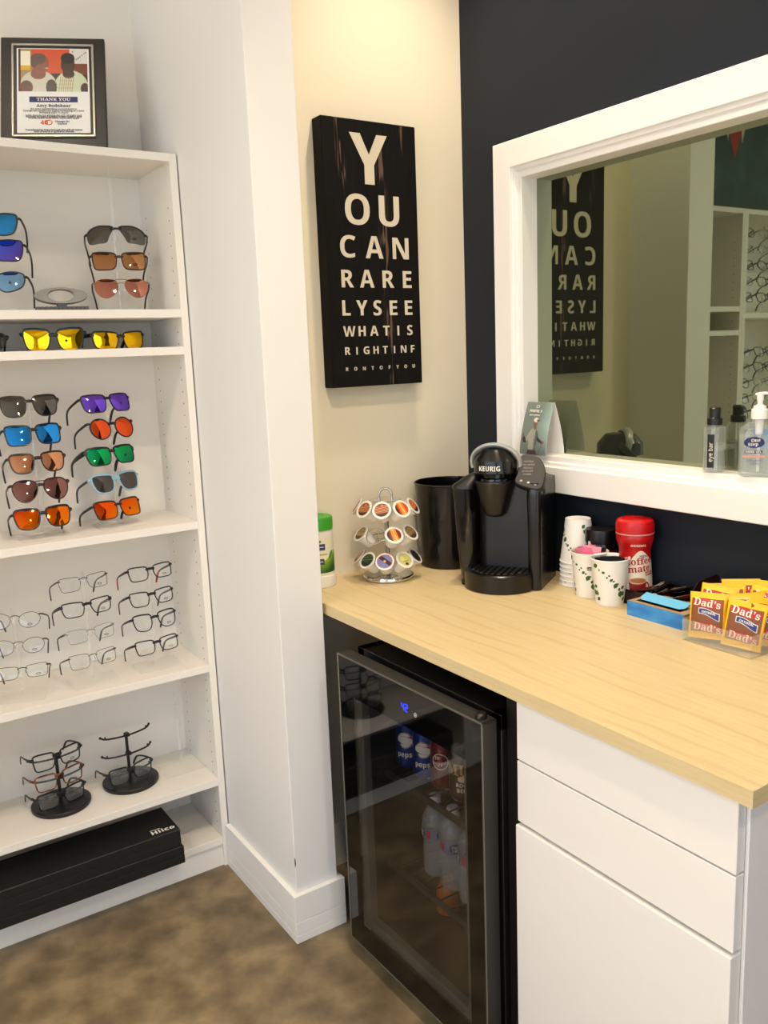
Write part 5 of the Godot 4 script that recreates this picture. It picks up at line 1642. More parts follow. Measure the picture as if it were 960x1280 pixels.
func make_coffee_maker() -> void:
	var o := thing("coffee_maker", "black single-serve coffee maker with an arched silver handle in the corner", "coffee maker", Vector3(-0.160, CT, 0.360), -58.0)
	o.scale = Vector3(0.98, 1.06, 1.0)
	var body_m := mat(Color(0.028, 0.027, 0.028), 0.26)
	var satin := mat(Color(0.032, 0.030, 0.030), 0.42)
	# rear tower and the hollow behind the cup
	var sec := func(hx: float, z0: float, z1: float, r: float, y: float, lean := 0.0) -> PackedVector3Array:
		return ring_at(rounded(hx, (z1 - z0) / 2, r), y, Vector2(0.018, (z0 + z1) / 2 + lean))
	var b := MB.new()
	b.loft([sec.call(0.086, -0.088, 0.055, 0.03, 0.0), sec.call(0.088, -0.09, 0.057, 0.03, 0.004), sec.call(0.088, -0.09, 0.054, 0.03, 0.23), sec.call(0.084, -0.088, 0.05, 0.03, 0.262), sec.call(0.06, -0.075, 0.03, 0.025, 0.275)])
	part(o, "body", b, satin, 40.0)
	# right cheek that runs down from the button panel
	b = MB.new()
	var cheek := []
	for y in [[0.0, 0.092, 0.017], [0.003, 0.095, 0.018], [0.12, 0.093, 0.018], [0.235, 0.096, 0.02], [0.262, 0.088, 0.018]]:
		cheek.append(ring_at(rounded(y[2], 0.090, 0.014), y[0], Vector2(0.094, y[1] - 0.092 - 0.002)))
	b.loft(cheek)
	part(o, "side_cheek", b, body_m, 40.0)
	# base with drip tray
	b = MB.new()
	var half := PackedVector2Array()
	for k in 25:
		var a := PI * k / 24.0
		half.append(Vector2(-0.002 + cos(a) * 0.099, 0.062 + sin(a) * 0.096))
	half.append(Vector2(-0.101, -0.02)); half.append(Vector2(0.097, -0.02))
	var hs := PackedVector2Array()
	for p in half: hs.append((p - Vector2(-0.002, 0.05)) * 0.965 + Vector2(-0.002, 0.05))
	b.loft([ring_at(hs, 0.0), ring_at(half, 0.003), ring_at(half, 0.043), ring_at(hs, 0.0455)])
	part(o, "drip_tray", b, body_m, 30.0)
	b = MB.new()
	for k in 9:
		var x := -0.066 + k * 0.016
		var zl := 0.062 + sqrt(maxf(0.0, 0.0064 - (x + 0.002) * (x + 0.002)))
		b.bb(Vector3(x - 0.0055, 0.0455, 0.046), Vector3(x + 0.0055, 0.0485, zl), 0.001)
	part(o, "tray_grate", b, satin)
	# left water tank: smoky, with water standing below the top
	var tank := rounded(0.029, 0.098, 0.022)
	b = MB.new()
	b.loft([ring_at(rounded(0.022, 0.090, 0.02), 0.012, Vector2(-0.090, -0.002)), ring_at(rounded(0.025, 0.094, 0.021), 0.10, Vector2(-0.0945, -0.001)), ring_at(tank, 0.243, Vector2(-0.099, 0.0))])
	part(o, "water_tank", b, glass(Color(0.05, 0.05, 0.05), 0.42, 0.05), 40.0)
	b = MB.new()
	b.loft([ring_at(rounded(0.019, 0.086, 0.018), 0.016, Vector2(-0.090, -0.002)), ring_at(rounded(0.0235, 0.092, 0.02), 0.172, Vector2(-0.0965, -0.0005))])
	part(o, "water", b, glass(Color(0.05, 0.045, 0.04), 0.45, 0.03), 40.0)
	b = MB.new()
	b.loft([ring_at(tank, 0.243, Vector2(-0.099, 0.0)), ring_at(rounded(0.031, 0.101, 0.022), 0.245, Vector2(-0.0985, 0.0)), ring_at(rounded(0.031, 0.100, 0.022), 0.252, Vector2(-0.0975, 0.0)), ring_at(rounded(0.022, 0.088, 0.02), 0.272, Vector2(-0.078, -0.006)), ring_at(rounded(0.012, 0.07, 0.01), 0.285, Vector2(-0.058, -0.012))])
	part(o, "tank_lid", b, satin, 45.0)
	part(o, "tank_foot", MB.new().loft([ring_at(rounded(0.022, 0.090, 0.02), 0.0, Vector2(-0.090, -0.002)), ring_at(rounded(0.0225, 0.0905, 0.02), 0.0118, Vector2(-0.090, -0.002))]), body_m)
	# brew head: funnel, neck and cap
	b = MB.new()
	b.xf = Transform3D(Basis(), Vector3(-0.016, 0, 0.062))
	b.lathe([Vector2(0, 0.176), Vector2(0.020, 0.176), Vector2(0.024, 0.178), Vector2(0.030, 0.186), Vector2(0.051, 0.252), Vector2(0.0535, 0.262), Vector2(0.052, 0.265), Vector2(0, 0.265)], 40)
	part(o, "brew_head", b, mat(Color(0.05, 0.042, 0.038), 0.34))
	b = MB.new()
	b.xf = Transform3D(Basis(), Vector3(-0.016, 0, 0.055))
	b.lathe([Vector2(0, 0.264), Vector2(0.045, 0.264), Vector2(0.044, 0.270), Vector2(0.036, 0.272), Vector2(0.036, 0.284), Vector2(0, 0.284)], 36)
	b.box(Vector3(0.0, 0.275, -0.04), Vector3(0.09, 0.03, 0.06), 0.006)
	part(o, "neck", b, gloss_black)
	b = MB.new()
	var cap := [[0.283, 0.054, 0.062], [0.285, 0.056, 0.064], [0.315, 0.0555, 0.063], [0.3185, 0.053, 0.060], [0.332, 0.041, 0.048], [0.340, 0.034, 0.040], [0.3425, 0.02, 0.024], [0.343, 0.004, 0.005]]
	var cr := []
	for c in cap:
		var ring := PackedVector3Array()
		for k in 36:
			var a := TAU * k / 36
			var sx := signf(cos(a)) * pow(absf(cos(a)), 0.8); var sz := signf(sin(a)) * pow(absf(sin(a)), 0.8)
			ring.append(Vector3(-0.016 + sx * c[1], c[0], 0.046 + sz * c[2]))
		cr.append(ring)
	b.loft(cr)
	part(o, "head_cap", b, mat(Color(0.035, 0.034, 0.036), 0.22), 30.0)
	var lb := MB.new()
	letters(lb, "KEURIG", 0.0115, at2(0, 0.2975, 0.0004), true)
	for i in lb.v.size():
		var p := lb.v[i]
		var sx := clampf(p.x / 0.056, -0.99, 0.99)
		var zz := 0.046 + 0.064 * pow(1.0 - pow(absf(sx), 2.5), 0.4)
		lb.v[i] = Vector3(p.x - 0.016, p.y, zz + p.z + 0.0003)
	part(o, "lettering", lb, ink_white)
	# silver handle: a flat arch from cheek to cheek over the cap
	b = MB.new()
	var arch := []
	var rad := []
	for k in 21:
		var a := lerpf(-0.22, PI + 0.22, k / 20.0)
		arch.append(Vector3(-0.016 + cos(a) * 0.066, 0.304 + sin(a) * 0.046, 0.050 + 0.012 * sin(a)))
		rad.append(Vector2(0.0062, 0.0085 + 0.004 * sin(clampf(a, 0, PI))))
	b.tube(arch, rad, 10, false, Vector3(0, 0.25, 1))
	part(o, "handle", b, mat(Color(0.66, 0.665, 0.65), 0.32, 0.25), 50.0)
	# button panel at the right shoulder
	var pnl := Node3D.new()
	pnl.name = "control_panel"
	pnl.transform = Transform3D(Basis(Vector3.UP, 0.10) * Basis(Vector3.RIGHT, -0.72), Vector3(0.080, 0.286, 0.062))
	o.add_child(pnl)
	var leaf := smooth([Vector2(-0.036, -0.030), Vector2(0.004, -0.046), Vector2(0.030, -0.046), Vector2(0.038, -0.020), Vector2(0.036, 0.012), Vector2(0.020, 0.040), Vector2(-0.010, 0.050), Vector2(-0.030, 0.046), Vector2(-0.034, 0.0)], 5)
	part(pnl, "panel_plate", MB.new().prism(leaf, -0.020, 0.0, 0.002), mat(Color(0.075, 0.07, 0.066), 0.5))
	for k in 3:
		var bq := MB.new()
		bq.xf = Transform3D(Basis(), Vector3(-0.022 + k * 0.019, -0.025 - k * 0.005, 0))
		bq.ell(Vector3.ZERO, Vector3(0.0042, 0.0028, 0.0012), 14, 6)
		part(pnl, "button", bq, mat(Color(0.72, 0.70, 0.64), 0.3, 0.6))
	var tl := MB.new()
	var y := 0.030
	for s in ["HEATING", "ADD WATER", "DESCALE", "AUTO OFF", "POWER"]:
		letters(tl, s, 0.0030, at2(-0.008, y, 0.0003), false)
		y -= 0.0092
	part(pnl, "lettering", tl, mat(Color(0.6, 0.58, 0.55), 0.6))
	b = MB.new()
	b.loft([ring_at(rounded(0.024, 0.05, 0.018), 0.235, Vector2(0.094, 0.02)), ring_at(rounded(0.027, 0.050, 0.02), 0.252, Vector2(0.090, 0.022)), ring_at(rounded(0.022, 0.040, 0.018), 0.268, Vector2(0.086, 0.004))])
	part(o, "panel_shoulder", b, body_m, 45.0)

func cup_profile(y: float) -> float:
	return lerpf(0.0322, 0.0452, clampf(y / 0.11, 0.0, 1.0))

func paper_cup(label: String, at: Vector3, yaw: float, upside := false, group := "white leaf-printed paper cups") -> Node3D:
	var o := thing("paper_cup", label, "paper cup", at, yaw, group)
	var pap := mat(Color(0.92, 0.905, 0.875), 0.5)
	var b := MB.new()
	var flip := Transform3D(Basis(Vector3.RIGHT, PI), Vector3(0, 0.1135, 0)) if upside else Transform3D.IDENTITY
	b.xf = flip
	b.lathe([Vector2(0, 0.005), Vector2(0.030, 0.005), Vector2(0.031, 0.0), Vector2(0.0325, 0.0), Vector2(0.0455, 0.1095), Vector2(0.0472, 0.110), Vector2(0.0475, 0.1125), Vector2(0.046, 0.1135), Vector2(0.0445, 0.112), Vector2(0.0435, 0.108), Vector2(0.0312, 0.007), Vector2(0, 0.007)], 44)
	part(o, "cup", b, pap, 45.0)
	var lf := MB.new()
	var spots := [[-1.05, 0.098, 0.0075, 30], [-0.80, 0.089, 0.003, -30], [-0.55, 0.084, 0.0045, 10], [-0.34, 0.072, 0.003, 60], [-0.22, 0.077, 0.003, -10], [-0.10, 0.066, 0.0048, 40], [0.05, 0.063, 0.003, 0], [0.18, 0.052, 0.0075, 65], [0.32, 0.056, 0.003, -20], [0.44, 0.042, 0.0045, 80], [0.55, 0.030, 0.0085, 100], [0.70, 0.046, 0.006, 20], [0.76, 0.030, 0.0075, -40], [0.9, 0.016, 0.006, 50]]
	for rep in [0.0, 2.3, 4.4]:
		for s in spots:
			var i0 := blob(lf, Vector2(0, s[1]), Vector2(s[2], s[2] * 0.75), s[3], true, 0.0004, 12)
			lf.bend(i0, cup_profile, s[0] + rep)
	for i in lf.v.size():
		lf.v[i] = flip * lf.v[i]
	part(o, "leaf_print", lf, mat(Color(0.20, 0.36, 0.12), 0.6))
	return o

func sachet(called: String, label: String, cat: String, at: Transform3D, w: float, h: float, m: Material, group: String) -> void:
	var b := MB.new()
	var rings := []
	for k in 9:
		var f := k / 8.0
		var th := 0.0006 + 0.0022 * sin(PI * clampf((f - 0.08) / 0.84, 0.0, 1.0))
		var ring := PackedVector3Array()
		for p in [Vector2(-1, 0), Vector2(-0.6, 0.8), Vector2(0, 1), Vector2(0.6, 0.8), Vector2(1, 0), Vector2(0.6, -0.8), Vector2(0, -1), Vector2(-0.6, -0.8)]:
			ring.append(Vector3(p.x * w / 2, f * h, p.y * th))
		rings.append(ring)
	b.loft(rings)
	var o := solo(called, b, m, label, cat, Vector3.ZERO, 0.0, group)
	o.transform = at

func make_cups() -> void:
	var rng := RandomNumberGenerator.new()
	rng.seed = 5
	var at := Vector3(-0.052, CT, 0.508)
	var names := ["upside-down paper cup at the bottom of the stack", "upside-down paper cup, second from the bottom of the stack", "upside-down paper cup, third from the bottom of the stack", "upside-down paper cup, third from the top of the stack", "upside-down paper cup, second from the top of the stack", "upside-down paper cup topmost in the stack by the coffee maker"]
	var first: Node3D = null
	for k in 6:
		if k == 5:
			paper_cup(names[k], at + Vector3(0, 0.0122 * k, 0), -20, true, "upside-down paper cup stack")
		elif first == null:
			first = paper_cup(names[k], at, 30, true, "upside-down paper cup stack")
		else:
			copy(first, names[k], at + Vector3(0, 0.0122 * k, 0), rng.randf() * 360)
	var c1 := Vector3(-0.108, CT, 0.600)
	var c2 := Vector3(-0.123, CT, 0.680)
	var a := paper_cup("white paper cup full of pink sweetener sachets", c1, -62, false, "upright paper cups")
	var st := MB.new()
	st.bend(patch(st, -0.011, 0.072, 0.011, 0.081, 0.0006, 6, 1), cup_profile, 0.40)
	part(a, "printed_stamp", st, mat(Color(0.07, 0.23, 0.09), 0.5))
	st = MB.new()
	letters(st, "ecotainer", 0.0042, at2(0, 0.0762, 0.0008), true)
	st.bend(0, cup_profile, 0.40)
	part(a, "lettering", st, ink_white)
	paper_cup("white paper cup full of dark drink sachets, nearest the worktop edge", c2, -38, false, "upright paper cups")
	var pink := [mat(Color(0.90, 0.40, 0.52), 0.45), mat(Color(0.86, 0.48, 0.56), 0.45), mat(Color(0.92, 0.60, 0.66), 0.45)]
	var where := ["at the back", "behind the middle", "in the middle", "before the middle", "toward the front", "at the front", "leaning out"]
	for k in 7:
		var ang := deg_to_rad(-40.0 + rng.randf_range(-14, 14))
		var off := Vector3(sin(ang), 0, cos(ang)) * (-0.022 + 0.0068 * k)
		var bs := Basis(Vector3.UP, ang) * Basis(Vector3.RIGHT, rng.randf_range(-0.14, 0.14)) * Basis(Vector3(0, 0, 1), rng.randf_range(-0.2, 0.2))
		sachet("sweetener_sachet", "pink sweetener sachet standing %s of the paper cup" % where[k], "sachet", Transform3D(bs, c1 + off + Vector3(0, 0.060 + rng.randf_range(0, 0.008), 0)), 0.044, 0.060, pink[k % 3], "pink sachets in the paper cup")
	sachet("sweetener_sachet", "white and pink sachet sticking up behind the pink ones", "sachet", Transform3D(Basis(Vector3.UP, -0.65) * Basis(Vector3(0, 0, 1), -0.1), c1 + Vector3(0.024, 0.064, -0.012)), 0.034, 0.066, mat(Color(0.88, 0.74, 0.72), 0.45), "pink sachets in the paper cup")
	var dk := [mat(Color(0.035, 0.027, 0.026), 0.5), mat(Color(0.05, 0.04, 0.036), 0.4)]
	var dw := ["at the very back", "second from the back", "third from the back", "just behind the middle", "in the middle", "just before the middle", "third from the front", "second from the front", "at the very front"]
	for k in 9:
		var ang := deg_to_rad(-36.0 + rng.randf_range(-7, 7))
		var dd := -0.030 + 0.0074 * k
		var off := Vector3(sin(ang), 0, cos(ang)) * dd
		var wd := 2.0 * sqrt(0.0385 * 0.0385 - dd * dd) * 0.92
		var bs := Basis(Vector3.UP, ang) * Basis(Vector3.RIGHT, rng.randf_range(-0.05, 0.05))
		sachet("drink_sachet", "dark brown sachet standing %s of the near cup" % dw[k], "sachet", Transform3D(bs, c2 + off + Vector3(0, 0.046 + rng.randf_range(0, 0.004), 0)), wd, 0.060, dk[k % 2], "dark sachets in the near cup")

func make_jars() -> void:
	var o := thing("coffee_jar", "dark glass coffee jar with a black lid and red label behind the creamer", "jar", Vector3(-0.050, CT, 0.583), -35.0)
	part(o, "jar", MB.new().lathe([Vector2(0, 0), Vector2(0.036, 0), Vector2(0.039, 0.004), Vector2(0.039, 0.115), Vector2(0.036, 0.124), Vector2(0, 0.124)], 36), mat(Color(0.05, 0.035, 0.03), 0.2))
	part(o, "lid", MB.new().lathe([Vector2(0, 0.1245), Vector2(0.038, 0.1245), Vector2(0.0385, 0.127), Vector2(0.0385, 0.155), Vector2(0.0365, 0.158), Vector2(0, 0.158)], 36), mat(Color(0.04, 0.04, 0.042), 0.35))
	var b := MB.new()
	b.bend(patch(b, -0.05, 0.03, 0.05, 0.108, 0.0003, 14, 1), func(_y): return 0.0391)
	part(o, "label", b, mat(Color(0.50, 0.05, 0.06), 0.4))
	b = MB.new()
	letters(b, "instant", 0.009, at2(-0.004, 0.088, 0.0008), true, "Droid Serif")
	b.bend(0, func(_y): return 0.0392)
	part(o, "lettering", b, ink_white)
	# creamer: red lid and shoulder over a white sleeve with a red mug
	var c := thing("creamer_bottle", "red and white powdered creamer bottle with a red flip lid and mug print", "creamer", Vector3(-0.050, CT, 0.692), -37.0)
	var rp := func(y: float) -> float:
		if y > 0.122: return lerpf(0.0375, 0.0445, smoothstep(0.122, 0.155, y))
		return lerpf(0.0425, 0.0375, smoothstep(0.03, 0.118, y)) if y > 0.03 else 0.0425
	var red := mat(Color(0.72, 0.035, 0.045), 0.32)
	var prof := [Vector2(0, 0), Vector2(0.040, 0), Vector2(0.0425, 0.003)]
	for k in 10:
		var y := 0.008 + k * 0.0125
		prof.append(Vector2(rp.call(y), y))
	for k in 6:
		var y := 0.128 + k * 0.006
		prof.append(Vector2(rp.call(y), y))
	prof.append(Vector2(0.0430, 0.164)); prof.append(Vector2(0, 0.164))
	part(c, "bottle", MB.new().lathe(prof, 48), red, 45.0)
	part(c, "seal_ring", MB.new().lathe([Vector2(0.042, 0.1645), Vector2(0.0455, 0.1645), Vector2(0.0455, 0.1675), Vector2(0.042, 0.1675)], 48, 0, TAU, 0), mat(Color(0.85, 0.55, 0.52), 0.3))
	part(c, "lid", MB.new().lathe([Vector2(0, 0.168), Vector2(0.0452, 0.168), Vector2(0.0455, 0.187), Vector2(0.043, 0.196), Vector2(0.038, 0.199), Vector2(0.030, 0.1995), Vector2(0.0285, 0.198), Vector2(0, 0.198)], 48), mat(Color(0.76, 0.03, 0.04), 0.35))
	b = MB.new()
	b.bb(Vector3(-0.014, 0.1975, 0.012), Vector3(0.014, 0.2015, 0.034), 0.0015)
	part(c, "flip_tab", b, mat(Color(0.70, 0.03, 0.04), 0.35))
	# white sleeve: its top edge is a rounded wave
	var sl := MB.new()
	var i0 := 0
	var n := 44
	for i in n:
		var x0 := lerpf(-0.1, 0.1, float(i) / n); var x1 := lerpf(-0.1, 0.1, float(i + 1) / n)
		var topf := func(x: float) -> float: return 0.098 + 0.028 * exp(-pow((x - 0.004) / 0.022, 2.0)) + 0.004 * sin(x * 60.0)
		for j in 5:
			var f0 := j / 5.0; var f1 := (j + 1) / 5.0
			var ya0: float = lerpf(0.004, topf.call(x0), f0); var ya1: float = lerpf(0.004, topf.call(x0), f1)
			var yb0: float = lerpf(0.004, topf.call(x1), f0); var yb1: float = lerpf(0.004, topf.call(x1), f1)
			sl.q(Vector3(x0, ya0, 0.0004), Vector3(x1, yb0, 0.0004), Vector3(x1, yb1, 0.0004), Vector3(x0, ya1, 0.0004))
	sl.bend(i0, rp)
	part(c, "sleeve_print", sl, mat(Color(0.88, 0.84, 0.76), 0.4), 60.0)
	var add := func(called: String, mb: MB, m: Material) -> void:
		mb.bend(0, rp)
		part(c, called, mb, m, 60.0)
	var mb := MB.new()
	letters(mb, "ORIGINAL", 0.0055, at2(0.0, 0.140, 0.0004), true)
	add.call("lettering", mb, ink_white)
	mb = MB.new()
	letters(mb, "Coffee", 0.0155, at2(0.003, 0.101, 0.0010, 4), true, "Droid Serif")
	letters(mb, "mate", 0.0155, at2(0.004, 0.083, 0.0010, 4), true, "Droid Serif")
	add.call("lettering", mb, mat(Color(0.66, 0.04, 0.06), 0.4))
	mb = MB.new()
	blob(mb, Vector2(-0.026, 0.100), Vector2(0.011, 0.011), 0, false, 0.0007)
	add.call("splash_print", mb, mat(Color(0.90, 0.70, 0.68), 0.4))
	mb = MB.new()
	letters(mb, "NESTLE", 0.0036, at2(0.014, 0.1135, 0.001), true)
	add.call("lettering", mb, mat(Color(0.2, 0.2, 0.3), 0.4))
	mb = MB.new()
	letters(mb, "rich and", 0.0035, at2(0.029, 0.074, 0.001, 4), true)
	letters(mb, "creamy", 0.0035, at2(0.030, 0.0685, 0.001, 4), true)
	add.call("lettering", mb, mat(Color(0.66, 0.04, 0.06), 0.4))
	mb = MB.new()
	i0 = mb.v.size()
	for j in 6:
		for i in 8:
			var f := func(u: float, w: float) -> Vector3: return Vector3(lerpf(-1, 1, u) * lerpf(0.0135, 0.0215, pow(w, 0.6)) - 0.001, lerpf(0.010, 0.052, w) - 0.003 * (1.0 - pow(lerpf(-1, 1, u), 2.0)) * (1.0 - w), 0.0008)
			mb.q(f.call(i / 8.0, j / 6.0), f.call((i + 1) / 8.0, j / 6.0), f.call((i + 1) / 8.0, (j + 1) / 6.0), f.call(i / 8.0, (j + 1) / 6.0))
	add.call("mug_print", mb, mat(Color(0.50, 0.06, 0.04), 0.4))
	mb = MB.new()
	var hp := []
	for k in 12:
		var a := lerpf(-1.9, 1.9, k / 11.0)
		hp.append(Vector3(0.020 + cos(a) * 0.008, 0.040 + sin(a) * 0.009, 0.0006))
	mb.tube(hp, Vector2(0.0018, 0.0004), 6, false, Vector3(0, 0, 1))
	add.call("mug_handle_print", mb, mat(Color(0.50, 0.06, 0.04), 0.4))
	mb = MB.new()
	blob(mb, Vector2(-0.001, 0.054), Vector2(0.0215, 0.008), 0, false, 0.0010)
	add.call("mug_rim_print", mb, mat(Color(0.80, 0.62, 0.50), 0.4))
	mb = MB.new()
	blob(mb, Vector2(-0.001, 0.055), Vector2(0.017, 0.0058), 0, false, 0.0013)
	add.call("coffee_print", mb, mat(Color(0.62, 0.40, 0.22), 0.4))

func make_boxes() -> void:
	# pale blue box lying on its side, its perforated lid half raised
	var o := thing("blue_box", "low blue carton with a raised perforated flap on the wooden worktop", "box", Vector3(-0.117, CT, 0.848), 0.0)
	var kraft := mat(Color(0.66, 0.56, 0.43), 0.7)
	var im := paint(128, 32, Color(0.13, 0.47, 0.78))
	var nz := FastNoiseLite.new(); nz.seed = 6; nz.frequency = 0.012
	for y in 32:
		for x in 128:
			var k := nz.get_noise_2d(x * 1.0, y * 3.0 + x * 0.5)
			im.set_pixel(x, y, Color(0.13, 0.47, 0.78).lerp(Color(0.45, 0.76, 0.92), clampf(k * 0.5 + 0.2, 0.0, 1.0)))
	var bl := printed(im, 0.4)
	var X := 0.048; var Z := 0.078; var Hh := 0.034
	var t := 0.0012
	var cb := MB.new()
	cb.bb(Vector3(-X, 0, -Z), Vector3(X, t, Z))
	cb.bb(Vector3(X - t, 0, -Z), Vector3(X, Hh, Z))
	cb.bb(Vector3(-X, 0, -Z), Vector3(X, Hh, -Z + t))
	cb.bb(Vector3(-X, 0, Z - t), Vector3(X, Hh, Z))
	part(o, "carton", cb, kraft)
	var i := 0
	var fb := MB.new()
	fb.q(Vector3(-X - 0.0004, 0, Z), Vector3(-X - 0.0004, 0, -Z), Vector3(-X - 0.0004, Hh, -Z), Vector3(-X - 0.0004, Hh, Z), Vector2(1, 1), Vector2(0, 1), Vector2(0, 0), Vector2(1, 0))
	fb.bb(Vector3(-X - 0.0002, 0, -Z), Vector3(-X + t, Hh, Z))
	part(o, "front_panel", fb, bl)
	var tb := MB.new()
	tb.bb(Vector3(-X, Hh - t, -Z), Vector3(-X + 0.014, Hh, Z))
	tb.bb(Vector3(-0.004, Hh - t, -Z), Vector3(X, Hh, Z))
	tb.bb(Vector3(-X + 0.014, Hh - t, -Z), Vector3(-0.004, Hh, -Z + 0.012))
	tb.bb(Vector3(-X + 0.014, Hh - t, Z - 0.022), Vector3(-0.004, Hh, Z))
	part(o, "top_panel", tb, kraft)
	var fl := MB.new()
	# pushed up at its back edge, so that it slopes toward the room
	fl.xf = Transform3D(Basis(Vector3(0, 0, 1), 0.34) * Basis(Vector3.RIGHT, PI / 2), Vector3(0.004, Hh + 0.0115, 0))
	fl.prism(PackedVector2Array([Vector2(0.0, -0.066), Vector2(-0.022, -0.066), Vector2(-0.030, -0.058), Vector2(-0.030, 0.046), Vector2(-0.022, 0.056), Vector2(0.0, 0.056)]), -0.0009, 0.0)
	part(o, "perforated_flap", fl, mat(Color(0.42, 0.74, 0.90), 0.4))
	part(o, "contents", MB.new().bb(Vector3(-X + 0.002, t, -Z + 0.003), Vector3(X - 0.002, 0.024, Z - 0.003), 0.002), mat(Color(0.25, 0.22, 0.2), 0.8))
	# open black display box with dark red stick packs
	var bx := thing("display_box", "open black display box of dark red snack wrappers beside the wall", "box", Vector3(-0.052, CT, 0.795), 0.0)
	var dark := mat(Color(0.035, 0.025, 0.026), 0.35)
	var q := MB.new()
	q.bb(Vector3(-0.048, 0, -0.100), Vector3(0.044, 0.002, 0.100))
	q.bb(Vector3(-0.048, 0, -0.100), Vector3(-0.0465, 0.036, 0.100))
	q.bb(Vector3(0.0425, 0, -0.100), Vector3(0.044, 0.044, 0.100))
	q.bb(Vector3(-0.048, 0, -0.100), Vector3(0.044, 0.040, -0.0985))
	q.bb(Vector3(-0.048, 0, 0.0985), Vector3(0.044, 0.040, 0.100))
	part(bx, "tray", q, dark)
	q = MB.new()
	q.bb(Vector3(-0.0487, 0.012, -0.092), Vector3(-0.048, 0.028, 0.06))
	part(bx, "front_print", q, mat(Color(0.16, 0.05, 0.05), 0.4))
	q = MB.new()
	q.xf = Transform3D(Basis(Vector3.RIGHT, 0.10), Vector3(0, 0.03, 0.098))
	q.prism(PackedVector2Array([Vector2(-0.046, 0.0), Vector2(0.044, 0.0), Vector2(0.044, 0.058), Vector2(0.030, 0.066), Vector2(-0.032, 0.060), Vector2(-0.046, 0.045)]), 0, 0.0012)
	part(bx, "raised_lid", q, mat(Color(0.17, 0.03, 0.035), 0.3))
	q = MB.new()
	q.xf = Transform3D(Basis(Vector3.RIGHT, 0.10), Vector3(0, 0.03, 0.098))
	q.prism(PackedVector2Array([Vector2(-0.044, 0.044), Vector2(-0.032, 0.058), Vector2(0.02, 0.063), Vector2(0.0, 0.046)]), -0.0004, 0.0)
	part(bx, "lid_print", q, mat(Color(0.52, 0.10, 0.10), 0.35))
	var rng := RandomNumberGenerator.new(); rng.seed = 3
	var wm := [mat(Color(0.06, 0.02, 0.022), 0.25), mat(Color(0.22, 0.03, 0.035), 0.28), mat(Color(0.11, 0.05, 0.04), 0.25)]
	var wl := ["at the end toward the creamer", "second from the creamer end", "third from the creamer end", "with an orange-brown print", "with white lettering on top", "lying across the others", "next to the raised lid", "against the raised lid"]
	for k in 8:
		var bs := Basis(Vector3.UP, rng.randf_range(-0.25, 0.25)) * Basis(Vector3.RIGHT, PI / 2 - 0.35 + rng.randf_range(-0.12, 0.1))
		var pos := Vector3(-0.052 + rng.randf_range(-0.008, 0.012), CT + 0.026 + 0.006 * (k % 3), 0.714 + k * 0.0175)
		var w := thing("snack_wrapper", "dark red snack wrapper in the black box, " + wl[k], "snack", pos, 0.0, "wrappers in the black box")
		w.basis = bs
		var pb := MB.new()
		var rings := []
		for j in 9:
			var f := j / 8.0
			var th := 0.0005 + 0.005 * pow(sin(PI * clampf((f - 0.06) / 0.88, 0.0, 1.0)), 0.6)
			var ring := PackedVector3Array()
			for p in 8:
				var a := TAU * p / 8
				ring.append(Vector3(cos(a) * 0.034, f * 0.045 - 0.01, sin(a) * th))
			rings.append(ring)
		pb.loft(rings)
		part(w, "pouch", pb, wm[k % 3])
		var lm := MB.new()
		lm.box(Vector3(0.004, 0.014, -0.0052), Vector3(0.040, 0.007, 0.0004))
		lm.box(Vector3(-0.008, 0.024, -0.0045), Vector3(0.024, 0.004, 0.0004))
		lm.box(Vector3(-0.004, 0.014, 0.0052), Vector3(0.040, 0.007, 0.0004))
		part(w, "wrapper_print", lm, [mat(Color(0.72, 0.66, 0.6), 0.4), mat(Color(0.62, 0.28, 0.16), 0.4), mat(Color(0.75, 0.7, 0.66), 0.4)][k % 3])

